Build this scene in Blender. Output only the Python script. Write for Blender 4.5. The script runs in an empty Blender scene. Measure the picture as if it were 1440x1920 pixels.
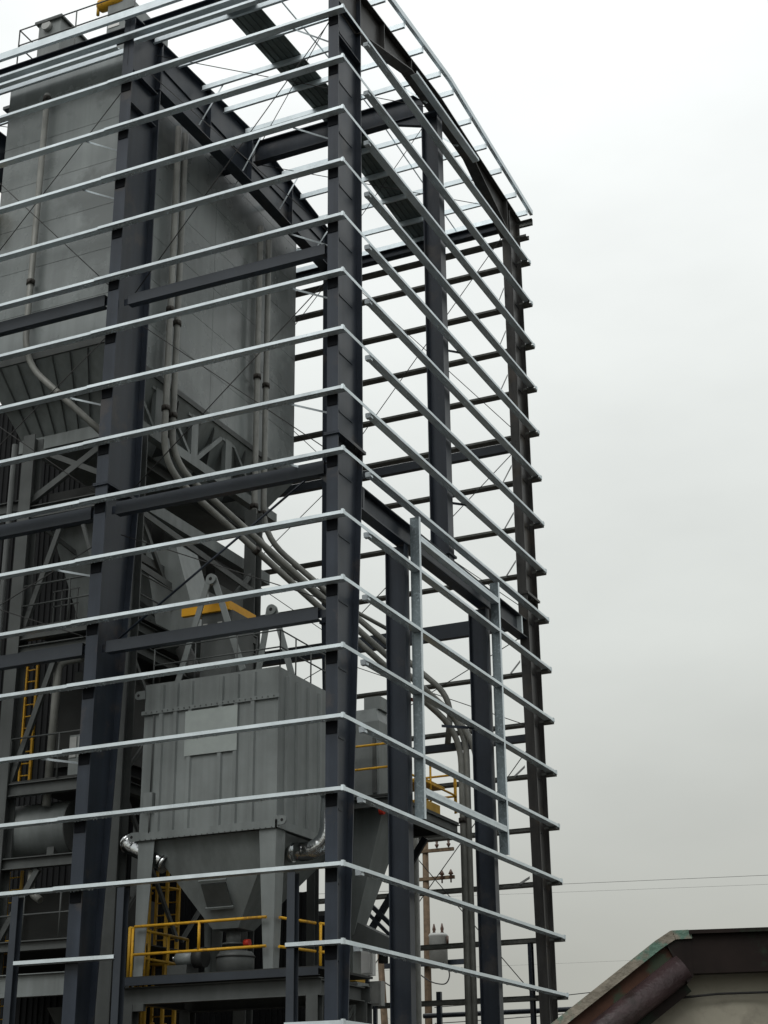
import bpy, math, random
from mathutils import Vector, Matrix
random.seed(7)
scene = bpy.context.scene
col = scene.collection
V = Vector
R = math.radians

# ------------------------------------------------------------------ camera
cam_d = bpy.data.cameras.new('camera'); cam = bpy.data.objects.new('camera', cam_d); col.objects.link(cam)
cam_d.sensor_fit = 'VERTICAL'; cam_d.sensor_height = 24.0; cam_d.lens = 36.926
cam_d.clip_start = 0.1; cam_d.clip_end = 3000
rt = V((0.906928, 0.421169, -0.009909)); up = V((0.166249, -0.336183, 0.927007)); fw = V((-0.387096, 0.842376, 0.374913))
M = Matrix((rt, up, -fw)).transposed().to_4x4(); M.translation = V((13.931, -28.2066, 1.6159))
cam.matrix_world = M
scene.camera = cam

# ------------------------------------------------------------------ overcast sky
world = bpy.data.worlds.new('World'); scene.world = world; world.use_nodes = True
nt = world.node_tree; nt.nodes.clear()
def N(t, kind, **kw):
    n = t.nodes.new(kind)
    for k, v in kw.items(): setattr(n, k, v)
    return n
SUN_EL, SUN_AZ = R(50), R(180)            # azimuth from +Y towards +X
out = N(nt, 'ShaderNodeOutputWorld'); bg = N(nt, 'ShaderNodeBackground')
sky = N(nt, 'ShaderNodeTexSky', sky_type='NISHITA'); sky.sun_disc = False
sky.sun_elevation = SUN_EL; sky.sun_rotation = SUN_AZ; sky.dust_density = 4; sky.air_density = 1.0
tc = N(nt, 'ShaderNodeTexCoord'); sep = N(nt, 'ShaderNodeSeparateXYZ')
nt.links.new(tc.outputs['Generated'], sep.inputs[0])
ramp = N(nt, 'ShaderNodeValToRGB')        # cloud layer: darker at the horizon, bright overhead
cr = ramp.color_ramp; cr.elements[0].position = 0.0; cr.elements[0].color = (.385, .383, .34, 1)
cr.elements[1].position = 1.0; cr.elements[1].color = (1.25, 1.27, 1.27, 1)
for pos, c in ((.10, (.49, .493, .448)), (.30, (.715, .74, .705)), (.45, (.88, .91, .885)), (.60, (1.03, 1.06, 1.05))):
    e = cr.elements.new(pos); e.color = (*c, 1)
nt.links.new(sep.outputs['Z'], ramp.inputs[0])
noi = N(nt, 'ShaderNodeTexNoise'); noi.inputs['Scale'].default_value = 2.6; noi.inputs['Detail'].default_value = 5; noi.inputs['Roughness'].default_value = .5
mp = N(nt, 'ShaderNodeMapping'); mp.inputs['Scale'].default_value = (1, 1, 2.4); mp.inputs['Location'].default_value = (3.1, .7, 0)
nt.links.new(tc.outputs['Generated'], mp.inputs[0]); nt.links.new(mp.outputs[0], noi.inputs['Vector'])
mr = N(nt, 'ShaderNodeMapRange'); mr.inputs[1].default_value = .3; mr.inputs[2].default_value = .7; mr.inputs[3].default_value = .90; mr.inputs[4].default_value = 1.09
nt.links.new(noi.outputs['Fac'], mr.inputs[0])
mul = N(nt, 'ShaderNodeVectorMath', operation='SCALE'); nt.links.new(ramp.outputs[0], mul.inputs[0]); nt.links.new(mr.outputs[0], mul.inputs['Scale'])
sk = N(nt, 'ShaderNodeVectorMath', operation='SCALE'); nt.links.new(sky.outputs[0], sk.inputs[0]); sk.inputs['Scale'].default_value = .10
mix = N(nt, 'ShaderNodeMix', data_type='RGBA'); mix.inputs[0].default_value = .95
nt.links.new(sk.outputs[0], mix.inputs[6]); nt.links.new(mul.outputs[0], mix.inputs[7])
nt.links.new(mix.outputs[2], bg.inputs[0]); bg.inputs[1].default_value = 1.0
nt.links.new(bg.outputs[0], out.inputs[0])

sun_d = bpy.data.lights.new('sun', 'SUN'); sun_d.energy = 1.35; sun_d.angle = R(35); sun_d.color = (1, .98, .95)
sun = bpy.data.objects.new('sun', sun_d); col.objects.link(sun)
sd = V((math.sin(SUN_AZ)*math.cos(SUN_EL), math.cos(SUN_AZ)*math.cos(SUN_EL), math.sin(SUN_EL)))
sun.rotation_euler = (-sd).to_track_quat('-Z', 'Y').to_euler(); sun.location = sd*60

vs = scene.view_settings; vs.view_transform = 'Standard'; vs.look = 'None'; vs.exposure = 0.0; vs.gamma = 1.0; vs.use_curve_mapping = False

# ------------------------------------------------------------------ materials
MAT = {}
def material(name, c, rough=.5, metal=0., var=.18, scale=1.5, spot=None, spot_amt=.0, spot_scale=2., bump=0., bump_scale=8., streak=0., spec=.3, rvar=0., rand=0., scuff=None):
    m = bpy.data.materials.new(name); m.use_nodes = True; t = m.node_tree; b = t.nodes['Principled BSDF']
    b.inputs['Roughness'].default_value = rough; b.inputs['Metallic'].default_value = metal
    b.inputs['Specular IOR Level'].default_value = spec
    g = N(t, 'ShaderNodeNewGeometry')
    n1 = N(t, 'ShaderNodeTexNoise'); n1.inputs['Scale'].default_value = scale; n1.inputs['Detail'].default_value = 6; n1.inputs['Roughness'].default_value = .6
    t.links.new(g.outputs['Position'], n1.inputs['Vector'])
    r = N(t, 'ShaderNodeMapRange'); r.inputs[1].default_value = .3; r.inputs[2].default_value = .7; r.inputs[3].default_value = 1-var; r.inputs[4].default_value = 1+var
    t.links.new(n1.outputs['Fac'], r.inputs[0])
    last = r.outputs[0]
    if streak:
        mpn = N(t, 'ShaderNodeMapping'); mpn.inputs['Scale'].default_value = (3., 3., .12); t.links.new(g.outputs['Position'], mpn.inputs[0])
        n3 = N(t, 'ShaderNodeTexNoise'); n3.inputs['Scale'].default_value = 1.6; n3.inputs['Detail'].default_value = 4; t.links.new(mpn.outputs[0], n3.inputs['Vector'])
        r3 = N(t, 'ShaderNodeMapRange'); r3.inputs[1].default_value = .35; r3.inputs[2].default_value = .65; r3.inputs[3].default_value = 1-streak; r3.inputs[4].default_value = 1+streak*.5
        t.links.new(n3.outputs['Fac'], r3.inputs[0])
        mm = N(t, 'ShaderNodeMath', operation='MULTIPLY'); t.links.new(last, mm.inputs[0]); t.links.new(r3.outputs[0], mm.inputs[1]); last = mm.outputs[0]
    if rand:      # every piece of steel came from its own bundle
        oi = N(t, 'ShaderNodeObjectInfo'); ro = N(t, 'ShaderNodeMapRange'); ro.inputs[3].default_value = 1-rand; ro.inputs[4].default_value = 1+rand*.6
        t.links.new(oi.outputs['Random'], ro.inputs[0]); m4 = N(t, 'ShaderNodeMath', operation='MULTIPLY'); t.links.new(last, m4.inputs[0]); t.links.new(ro.outputs[0], m4.inputs[1]); last = m4.outputs[0]
    sc = N(t, 'ShaderNodeVectorMath', operation='SCALE'); sc.inputs[0].default_value = c; t.links.new(last, sc.inputs['Scale'])
    colr = sc.outputs[0]
    if spot:
        n2 = N(t, 'ShaderNodeTexNoise'); n2.inputs['Scale'].default_value = spot_scale; n2.inputs['Detail'].default_value = 8; n2.inputs['Roughness'].default_value = .65
        t.links.new(g.outputs['Position'], n2.inputs['Vector'])
        r2 = N(t, 'ShaderNodeMapRange'); r2.inputs[1].default_value = .62-spot_amt*.3; r2.inputs[2].default_value = .70-spot_amt*.3
        t.links.new(n2.outputs['Fac'], r2.inputs[0])
        mx = N(t, 'ShaderNodeMix', data_type='RGBA'); t.links.new(r2.outputs[0], mx.inputs[0]); t.links.new(colr, mx.inputs[6]); mx.inputs[7].default_value = (*spot, 1)
        colr = mx.outputs[2]
    if scuff:     # chalk marks, scrapes and dust left by handling
        ms = N(t, 'ShaderNodeMapping'); ms.inputs['Scale'].default_value = (5, 5, 1.6); t.links.new(g.outputs['Position'], ms.inputs[0])
        n5 = N(t, 'ShaderNodeTexNoise'); n5.inputs['Scale'].default_value = 1.9; n5.inputs['Detail'].default_value = 9; n5.inputs['Roughness'].default_value = .75
        t.links.new(ms.outputs[0], n5.inputs['Vector']); r5 = N(t, 'ShaderNodeMapRange'); r5.inputs[1].default_value = .60; r5.inputs[2].default_value = .74; r5.inputs[4].default_value = .55
        t.links.new(n5.outputs['Fac'], r5.inputs[0]); x5 = N(t, 'ShaderNodeMix', data_type='RGBA'); t.links.new(r5.outputs[0], x5.inputs[0]); t.links.new(colr, x5.inputs[6]); x5.inputs[7].default_value = (*scuff, 1)
        colr = x5.outputs[2]
    t.links.new(colr, b.inputs['Base Color'])
    if rvar:
        rr = N(t, 'ShaderNodeMapRange'); rr.inputs[1].default_value = .3; rr.inputs[2].default_value = .7; rr.inputs[3].default_value = rough-rvar; rr.inputs[4].default_value = rough+rvar
        t.links.new(n1.outputs['Fac'], rr.inputs[0]); t.links.new(rr.outputs[0], b.inputs['Roughness'])
    if bump:
        nb = N(t, 'ShaderNodeTexNoise'); nb.inputs['Scale'].default_value = bump_scale; nb.inputs['Detail'].default_value = 3
        t.links.new(g.outputs['Position'], nb.inputs['Vector'])
        bp_ = N(t, 'ShaderNodeBump'); bp_.inputs['Strength'].default_value = bump; bp_.inputs['Distance'].default_value = .05
        t.links.new(nb.outputs['Fac'], bp_.inputs['Height']); t.links.new(bp_.outputs[0], b.inputs['Normal'])
    MAT[name] = m
    return m
material('dark_steel', (.026, .033, .045), .36, 0, .22, .8, spot=(.050, .048, .050), spot_amt=.15, spot_scale=.7, streak=.18, rvar=.08, spec=.28, rand=.12, scuff=(.066, .066, .066))
material('end_steel', (.046, .045, .044), .36, 0, .25, .8, spot=(.060, .053, .046), spot_amt=.25, spot_scale=.9, streak=.25, rvar=.1, scuff=(.085, .070, .055))
material('strut_steel', (.034, .041, .051), .45, 0, .15, 1.2, rand=.1, scuff=(.07, .07, .068))
material('galvanised', (.66, .735, .77), .38, .35, .16, 1.6, rand=.16, scuff=(.45, .49, .51),  spot=(.66, .73, .765), spot_amt=.3, spot_scale=22., rvar=.06)
material('jamb_zinc', (.20, .24, .26), .34, .5, .2, 2., spot=(.27, .32, .345), spot_amt=.3, spot_scale=16., rvar=.08, rand=.1)
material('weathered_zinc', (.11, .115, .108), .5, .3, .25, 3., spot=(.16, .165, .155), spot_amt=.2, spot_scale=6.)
material('roof_sheet', (.12, .14, .13), .45, .3, .3, 1.1)
material('bin_grey', (.198, .220, .220), .28, 0, .26, .33, spot=(.14, .156, .156), spot_amt=.34, spot_scale=.36, bump=.16, bump_scale=.7, streak=.10, rvar=.1, spec=.5)  # broad darker patches paint in stains and blotchy gloss reflections
material('machine_grey', (.183, .203, .202), .40, 0, .16, 1., bump=.16, bump_scale=1.1, streak=.14, spec=.4, rand=.05, scuff=(.16, .165, .155))
material('structure_grey', (.078, .085, .084), .5, 0, .18, 1.1, streak=.1)
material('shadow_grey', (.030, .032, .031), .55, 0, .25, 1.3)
material('pipe_grey', (.21, .215, .20), .42, 0, .22, 2.2, streak=.1)
material('coupling', (.05, .045, .04), .6, .2, .3, 4.)
material('shiny_duct', (.62, .64, .65), .18, 1., .1, 5., bump=.15, bump_scale=14.)
material('yellow', (.60, .33, .02), .5, 0, .16, 3., spot=(.36, .19, .03), spot_amt=.25, spot_scale=5., scuff=(.22, .13, .05))
material('yellow_old', (.46, .27, .025), .5, 0, .2, 3.)
material('orange_yellow', (.72, .36, .02), .45, 0, .08, 3.)
material('white_box', (.72, .73, .72), .5, 0, .06, 3.)
material('sign_pale', (.31, .345, .335), .45, 0, .12, 1.6)
material('red', (.45, .03, .015), .5, 0, .1, 3.)
material('rust', (.14, .035, .018), .75, 0, .35, 5., spot=(.07, .03, .025), spot_amt=.4, spot_scale=4.)
material('rim_brown', (.034, .021, .022), .36, 0, .35, 4., spot=(.022, .015, .014), spot_amt=.4, spot_scale=3.2, bump=.2, bump_scale=25.)
material('rim_black', (.011, .007, .006), .6, 0, .35, 4., spot=(.014, .022, .014), spot_amt=.4, spot_scale=2.2, spec=.15)
material('rim_rust', (.045, .020, .012), .7, 0, .4, 6., spot=(.03, .04, .025), spot_amt=.4, spot_scale=4., spec=.2)
material('worn_paint', (.20, .18, .145), .65, 0, .4, 6., spot=(.09, .16, .125), spot_amt=.45, spot_scale=4.5, scuff=(.035, .02, .015), bump=.25, bump_scale=30.)
material('tarp', (.27, .255, .205), .75, 0, .14, 2.4, spot=(.22, .205, .165), spot_amt=.3, spot_scale=3.2, bump=.35, bump_scale=3.5)
material('pole_wood', (.12, .085, .055), .85, 0, .3, 5., streak=.3)
material('transformer', (.36, .37, .36), .5, 0, .1, 4.)
material('insulator', (.07, .04, .03), .3, 0, .2, 8.)
material('wire', (.035, .035, .035), .6)
material('ground', (.032, .027, .020), .95, 0, .35, .9, spot=(.048, .041, .032), spot_amt=.4, spot_scale=3., bump=.6, bump_scale=14.)
material('concrete', (.040, .036, .030), .85, 0, .18, 1.5, bump=.2, bump_scale=20.)
material('backing_black', (.014, .015, .016), .7, 0, .2, .7, streak=.2, spec=.1)
material('rubber', (.02, .02, .02), .8)
material('clip_shade_black', (.006, .007, .009), .7, spec=.08)

# ------------------------------------------------------------------ mesh helpers
class MB:
    def __init__(s): s.v = []; s.f = []; s.smooth = []
    def add(s, vs, fs, smooth=False):
        o = len(s.v); s.v += [V(p) for p in vs]; s.f += [[i+o for i in f] for f in fs]; s.smooth += [smooth]*len(fs); return s
    def box(s, lo, hi):
        x0, y0, z0 = lo; x1, y1, z1 = hi
        return s.add([(x0,y0,z0),(x1,y0,z0),(x1,y1,z0),(x0,y1,z0),(x0,y0,z1),(x1,y0,z1),(x1,y1,z1),(x0,y1,z1)],
                     [(3,2,1,0),(4,5,6,7),(0,1,5,4),(1,2,6,5),(2,3,7,6),(3,0,4,7)])
    def loft(s, a, b, caps=True):
        n = len(a); fs = [(i, (i+1) % n, n+(i+1) % n, n+i) for i in range(n)]
        if caps: fs += [tuple(range(n-1, -1, -1)), tuple(range(n, 2*n))]
        return s.add(list(a)+list(b), fs)
    def sweep(s, prof, p0, p1, side):
        p0, p1 = V(p0), V(p1); d = (p1-p0).normalized(); sd_ = V(side); sd_ = (sd_-d*sd_.dot(d)).normalized(); u = d.cross(sd_)
        return s.loft([p0+sd_*a+u*b for a, b in prof], [p1+sd_*a+u*b for a, b in prof])
    def bar(s, p0, p1, w, h, side=(0,0,1)):
        d = (V(p1)-V(p0)).normalized()
        if abs(d.dot(V(side))) > .98: side = (1, 0, 0)
        return s.sweep([(-w/2,-h/2),(w/2,-h/2),(w/2,h/2),(-w/2,h/2)], p0, p1, side)
    def tube(s, pts, r, seg=10, caps=True):
        pts = [V(p) for p in pts]; n = len(pts); rings = []
        rr = r if isinstance(r, (list, tuple)) else [r]*n
        t0 = (pts[1]-pts[0]).normalized(); a = t0.cross(V((0,0,1)))
        if a.length < .05: a = t0.cross(V((1,0,0)))
        a.normalize()
        for i, p in enumerate(pts):
            t = (pts[min(i+1, n-1)]-pts[max(i-1, 0)]).normalized()
            a = (a-t*a.dot(t)).normalized(); b = t.cross(a)
            rings.append([p+a*rr[i]*math.cos(2*math.pi*k/seg)+b*rr[i]*math.sin(2*math.pi*k/seg) for k in range(seg)])
        o = len(s.v)
        for ring in rings: s.v += ring
        for i in range(n-1):
            for k in range(seg):
                s.f.append([o+i*seg+k, o+i*seg+(k+1) % seg, o+(i+1)*seg+(k+1) % seg, o+(i+1)*seg+k]); s.smooth.append(True)
        if caps:
            s.f.append([o+k for k in range(seg-1, -1, -1)]); s.f.append([o+(n-1)*seg+k for k in range(seg)]); s.smooth += [False, False]
        return s
    def build(s, name, mat, parent=None, origin=None):
        lo = V((min(p.x for p in s.v), min(p.y for p in s.v), min(p.z for p in s.v))); hi = V((max(p.x for p in s.v), max(p.y for p in s.v), max(p.z for p in s.v)))
        c = V(origin) if origin else (lo+hi)/2
        if not parent and not origin: c.z = lo.z
        me = bpy.data.meshes.new(name); me.from_pydata([p-c for p in s.v], [], s.f); me.update()
        me.polygons.foreach_set('use_smooth', s.smooth)
        me.materials.append(MAT[mat])
        o = bpy.data.objects.new(name, me); col.objects.link(o); o['_c'] = tuple(c)
        if parent:
            o.parent = parent; o.location = c-V(parent['_c'])
        else: o.location = c
        return o
def thing(name, loc, label, cat, group=None):
    o = bpy.data.objects.new(name, None); col.objects.link(o); o.location = loc; o['_c'] = tuple(loc); o.empty_display_size = .3
    o['label'] = label; o['category'] = cat
    if group: o['group'] = group
    return o
def tag(o, label, cat, group=None):
    o['label'] = label; o['category'] = cat
    if group: o['group'] = group
    return o
def I(w, h, tf=.025, tw=.016):
    a, b, c = w/2, h/2, tw/2
    return [(-a,-b),(a,-b),(a,-b+tf),(c,-b+tf),(c,b-tf),(a,b-tf),(a,b),(-a,b),(-a,b-tf),(-c,b-tf),(-c,-b+tf),(-a,-b+tf)]
def Cp(w, h, t=.012):     # channel, web at a=-w/2, opening towards +a
    a, b = w/2, h/2
    return [(-a,-b),(a,-b),(a,-b+t),(-a+t,-b+t),(-a+t,b-t),(a,b-t),(a,b),(-a,b)]
def fillet(pts, r=.8, n=7):
    pts = [V(p) for p in pts]; o = [pts[0]]
    for i in range(1, len(pts)-1):
        a, b, c = pts[i-1], pts[i], pts[i+1]
        d1 = (a-b); d2 = (c-b); q = min(r, d1.length*.48, d2.length*.48); s_ = b+d1.normalized()*q; e_ = b+d2.normalized()*q
        for k in range(n+1):
            t = k/n; o.append(s_*(1-t)**2+b*2*t*(1-t)+e_*t*t)
    o.append(pts[-1]); return o

# ------------------------------------------------------------------ ground
g = MB(); g.add([(-900,-300,0),(900,-300,0),(900,1500,0),(-900,1500,0)], [(0,1,2,3)])
o = g.build('ground', 'ground', origin=(0,0,0)); o['kind'] = 'structure'
g = MB().box((-16,-.6,.004),(1.2,14.6,.16)); o = g.build('concrete_pad', 'concrete', origin=(0,0,0)); o['kind'] = 'structure'

# ------------------------------------------------------------------ building frame
W = 13.56
def zk(k): return 5.4+1.5*k
def zr(y): return 29.80+(.36*min(y, 6.75)/6.75)-(.56*max(0, y-6.75)/6.8)
FR = thing('building_frame', (-6.5, 6.75, .16), 'tall bare steel building frame of dark columns and galvanised wall girts', 'steel building')
def column(x, y0, y1, z0, z1, mat='dark_steel', splice=None, w=.33, y0b=None, y1b=None):
    """I-section, web in the plane x=const, flanges facing +-y"""
    ys = y0b if y0b is not None else y0; ye = y1b if y1b is not None else y1; zs = splice or z1
    def ring(a0, a1, z): return [(x+p, (a0+a1)/2+q, z) for p, q in I(w, a1-a0, .03, .02)]
    m = MB().loft(ring(ys, ye, z0), ring(y0, y1, zs))
    if splice: m.loft(ring(y0, y1, zs), ring(y0, y1, z1))
    c = m.build('column', mat, FR)
    if splice:
        m = MB().box((x-w/2-.05, y0-.05, splice-.035), (x+w/2+.05, y1+.06, splice-.003)).box((x-w/2-.05, y0-.05, splice+.003), (x+w/2+.05, y1+.06, splice+.035))
        for yy in (y0+.1, y0+.4, y1-.4, y1-.1):
            for xx in (x-.12, x+.12): m.tube([(xx, yy, splice-.08), (xx, yy, splice+.08)], .022, 6)
        m.build('splice_plate', mat, c)
    MB().box((x-w/2-.06, ys-.08, .16), (x+w/2+.06, ye+.08, .22)).build('base_plate', mat, c)
    return c
XC = (-13.2, -6.49)
C0 = column(-.37, .21, 1.5, .22, 29.3, splice=16.38, w=.28, y1b=.46)
C1 = column(XC[1], .21, 1.58, .22, 29.9, splice=16.3, y1b=.70)
C2 = column(XC[0], .21, 1.58, .22, 29.9, splice=16.3, y1b=.70)
D0 = column(-.37, 12.36, 13.3, .22, 29.2, 'end_steel', splice=16.38, w=.28, y0b=12.75)
D1 = column(XC[1], 12.0, 13.34, .22, 29.6, splice=16.3, y0b=12.7)
D2 = column(XC[0], 12.0, 13.34, .22, 29.6, splice=16.3, y0b=12.7)
def depth0(z): return 1.5 if z > 16.38 else .46+(1.5-.46)*(z-.22)/16.16
def shaded_clips(c, x, ks, w=.2):
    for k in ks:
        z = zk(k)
        MB().box((x-w/2, .192, z-.34), (x+w/2, .208, z-.0)).build('girt_clip', 'clip_shade_black', c)  # thin near-black clip plates carry the painted shade under the girts
shaded_clips(C0, -.37, range(-1, 16), .25); shaded_clips(C1, XC[1], range(1, 16), .28)
# clip plates on the web of the corner columns for the end wall girts
for c in (C0, D0):
    for k in range(0, 16):
        z = zk(k)-.36 if c is C0 else zk(k)-.3
        ya, yb = (.35, depth0(z)-.3) if c is C0 else (12.85, 13.2)
        MB().box((-.36, ya, z-.006), (-.345, yb, z)).tube([(-.35, ya+.15, z-.01), (-.35, ya+.15, z+.04)], .012, 6).build('girt_clip', 'dark_steel', c)
        if c is C0 and k < 7:
            for dz_ in (.20, .27): MB().tube([(-.358, .38, z+dz_), (-.335, .38, z+dz_)], .022, 6).build('bolt', 'galvanised', c)
# web stiffeners at the haunch
for c, x in ((C0, -.37), (C1, XC[1])):
    for z in (28.25, 27.2): MB().box((x+.012, .25, z), (x+.16, 1.46, z+.02)).build('stiffener', 'dark_steel', c)

# rafters
def rafter(x, prof_top, prof_bot, mat, w=.36):
    """plate girder following polylines given as (y,z)"""
    m = MB(); t = .03
    def strip(poly, up_):
        for (ya, za), (yb, zb) in zip(poly[:-1], poly[1:]):
            a0, b0 = (za-t, za) if up_ else (za, za+t); a1, b1 = (zb-t, zb) if up_ else (zb, zb+t)
            m.loft([(x-w/2,ya,a0),(x+w/2,ya,a0),(x+w/2,ya,b0),(x-w/2,ya,b0)], [(x-w/2,yb,a1),(x+w/2,yb,a1),(x+w/2,yb,b1),(x-w/2,yb,b1)])
    strip(prof_top, True); strip(prof_bot, False)
    ys = sorted(set([p[0] for p in prof_top]+[p[0] for p in prof_bot]))
    def itp(poly, y):
        for (ya, za), (yb, zb) in zip(poly[:-1], poly[1:]):
            if ya-1e-6 <= y <= yb+1e-6: return za+(zb-za)*(y-ya)/(yb-ya)
        return poly[-1][1]
    for ya, yb in zip(ys[:-1], ys[1:]):
        m.loft([(x-.013,ya,itp(prof_bot,ya)+.01),(x+.013,ya,itp(prof_bot,ya)+.01),(x+.013,ya,itp(prof_top,ya)-.01),(x-.013,ya,itp(prof_top,ya)-.01)],
               [(x-.013,yb,itp(prof_bot,yb)+.01),(x+.013,yb,itp(prof_bot,yb)+.01),(x+.013,yb,itp(prof_top,yb)-.01),(x-.013,yb,itp(prof_top,yb)-.01)])
    o = m.build('rafter', mat, FR)
    return o, (lambda y: itp(prof_bot, y)), (lambda y: itp(prof_top, y))
for x in XC:
    r_, fb, ft = rafter(x, [(.21, 29.95), (6.6, 30.40), (13.34, 29.62)], [(1.5, 28.45), (6.6, 28.56), (12.05, 28.4)], 'dark_steel')
    for y in (1.6, 4.2, 6.6, 9.2, 11.8): MB().box((x+.014, y-.012, fb(y)+.03), (x+.17, y+.012, ft(y)-.03)).build('stiffener', 'dark_steel', r_)
    MB().loft([(x+.014,1.7,29.35),(x+.06,1.7,29.35),(x+.06,1.7,29.37),(x+.011,1.7,29.37)], [(x+.011,11.9,29.25),(x+.06,11.9,29.25),(x+.06,11.9,29.27),(x+.011,11.9,29.27)]).build('stiffener', 'dark_steel', r_)
r_, fb, ft = rafter(-.36, [(.21, 29.40), (6.75, 29.76), (13.34, 29.36)], [(1.4, 28.12), (4.7, 29.26), (9.2, 29.24), (12.3, 28.2)], 'end_steel', .34)
MB().box((-.02, 4.6, 29.02), (.0, 9.2, 29.10)).box((-.2, 4.6, 29.01), (-.02, 9.2, 29.02)).build('girt', 'galvanised', FR)
for y in (2.9, 4.7, 9.2, 12.1): MB().box((-.349, y-.012, fb(y)+.03), (-.20, y+.012, ft(y)-.03)).build('stiffener', 'end_steel', r_)

# end wall: middle column, header beam, door posts
c = MB().sweep(I(.36, .50, .025, .016), (-.50, 6.76, 15.5), (-.50, 6.76, 29.1), (0,-1,0)).build('column', 'dark_steel', FR)
MB().box((-.78,6.5,29.1),(-.2,7.0,29.16)).build('cap_plate', 'dark_steel', c)
MB().box((-.78,6.5,15.62),(-.2,7.0,15.68)).build('base_plate', 'dark_steel', c)
o = MB().sweep(I(.30, .56, .03, .016), (-.42, 1.44, 15.30), (-.42, 12.42, 15.30), (1,0,0)).build('header_beam', 'dark_steel', FR)
for y in (1.6, 11.95): MB().box((-.41, y-.05, 15.05), (-.27, y+.05, 15.55)).build('end_plate', 'galvanised' if y > 5 else 'dark_steel', o)
for y in (4.02, 9.30):
    c = MB().sweep(I(.26, .5, .022, .014), (-.55, y, .22), (-.55, y, 15.0), (0,-1,0)).build('door_post', 'dark_steel', FR)
    MB().box((-.86, y-.2, .16), (-.24, y+.2, .22)).build('base_plate', 'dark_steel', c)
    # galvanised jamb channel: web faces -y, flanges at the outside
    j = MB().sweep(Cp(.09, .24, .012), (-.12, y+.14, 8.45), (-.12, y+.14, 15.72), (0,1,0)).build('jamb', 'jamb_zinc', FR)
    MB().box((-.235, y+.086, 8.5), (-.205, y+.0945, 15.6)).build('seam', 'jamb_zinc', j)
    MB().box((-.004, y+.09, 8.45), (.004, y+.185, 15.72)).build('flange', 'galvanised', j)
for z, nm in ((15.22, 'door_header'), (9.12, 'door_sill')):
    o = MB().sweep(Cp(.07, .2, .01), (-.10, 4.20, z-.05), (-.10, 9.42, z-.05), (0,0,1)).build(nm, 'galvanised', FR)
    MB().box((-.004, 4.23, z-.11), (.003, 9.36, z-.045)).box((-.004, 4.23, z-.015), (.003, 9.36, z+.04)).build('flange', 'galvanised', o)

# girts: horizontal web, upright outer flange with return lip
def girt_prof(d, t=.008, h=.068, lip=.03):
    # a = inwards from the wall line, b = up;  flange at a=0, web at the bottom
    return [(0,-h),(d-t,-h),(d-t,-h+lip*2),(d,-h+lip*2),(d,-h-t),(0,-h-t)] , [(0,-h-t),(t,-h-t),(t,0),(lip,0),(lip,t),(0,t)]
def girt(p0, p1, inward, name='girt', d=.2, mat='galvanised', flange_from=None, bolts=(), h=.068):
    a, b = girt_prof(d, h=h); p0, p1 = V(p0), V(p1); dd = (p1-p0).normalized(); s = V(inward)
    m = MB()
    if dd.cross(s).z < 0: q0, q1 = p1, p0
    else: q0, q1 = p0, p1
    m.sweep(a, q0, q1, inward)
    f0, f1 = (q0, q1) if not flange_from else flange_from(q0, q1)
    m.sweep(b, f0, f1, inward)
    for t in bolts:
        for off in (-.28, -.2, -.05, .05, .2, .28):
            p = p0+dd*(t+off)+s*(.06 if abs(off) < .1 else .13)+V((0,0,-.075)); m.tube([p-V((0,0,.028)), p+V((0,0,.01))], .016, 6)
    return m.build(name, mat, FR)
girts_A = {}
for k in range(2, 16):
    z = zk(k)
    girts_A[k] = girt((-6.95, 0, z), (-.012, 0, z+random.uniform(-.008, .008)), (0,1,0), bolts=(.25, .9, 2.2, 3.6, 5.2, 6.2))
    girt((-14.2, .010, z+random.uniform(-.012, .004)), (-6.12, .010, z-.009), (0,1,0), d=.19, bolts=(7.0, 7.9))
girts_A[1] = girt((-6.95, 0, zk(1)), (-.012, 0, zk(1)), (0,1,0), bolts=(.3,)); girt((-14.2, .010, zk(1)-.01), (-6.12, .010, zk(1)-.009), (0,1,0), d=.19, bolts=(7.9,))
girt((-7.85, 0, zk(0)), (-5.30, 0, zk(0)), (0,1,0)); girt((-1.28, 0, zk(0)), (-.012, 0, zk(0)), (0,1,0)); girt((-1.28, 0, zk(-1)), (-.012, 0, zk(-1)), (0,1,0))
girts_B = {}
for k in range(-1, 16):
    z = zk(k)
    # full section between the corner columns, only the outer flange runs on past them
    yb_ = depth0(z)+.06
    o = girt((0, yb_, z), (0, W-.25, z), (-1,0,0), bolts=(.45, 1.1, 2.1, 4.6, 5.4, 6.3, 8.2, 10.4), flange_from=lambda a, b: (V((0, 0.0, z)), V((0, W, z))))
    girts_B[k] = o
    MB().box((-.17, yb_-.05, z-.14), (-.03, yb_+.07, z-.02)).build('girt_clip', 'galvanised', o)
    MB().box((-.05, -.004, z-.085), (.006, .09, z+.03)).build('corner_clip', 'galvanised', o)
    MB().box((-.03, W-.09, z-.085), (.006, W+.004, z+.03)).build('corner_clip', 'galvanised', o)
for k in range(-1, 16):
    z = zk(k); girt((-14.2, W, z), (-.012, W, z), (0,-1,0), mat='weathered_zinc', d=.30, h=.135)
girt((-14.2, W, zk(16)-.55), (-.012, W, zk(16)-.55), (0,-1,0), mat='weathered_zinc', d=.30, h=.135)
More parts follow.
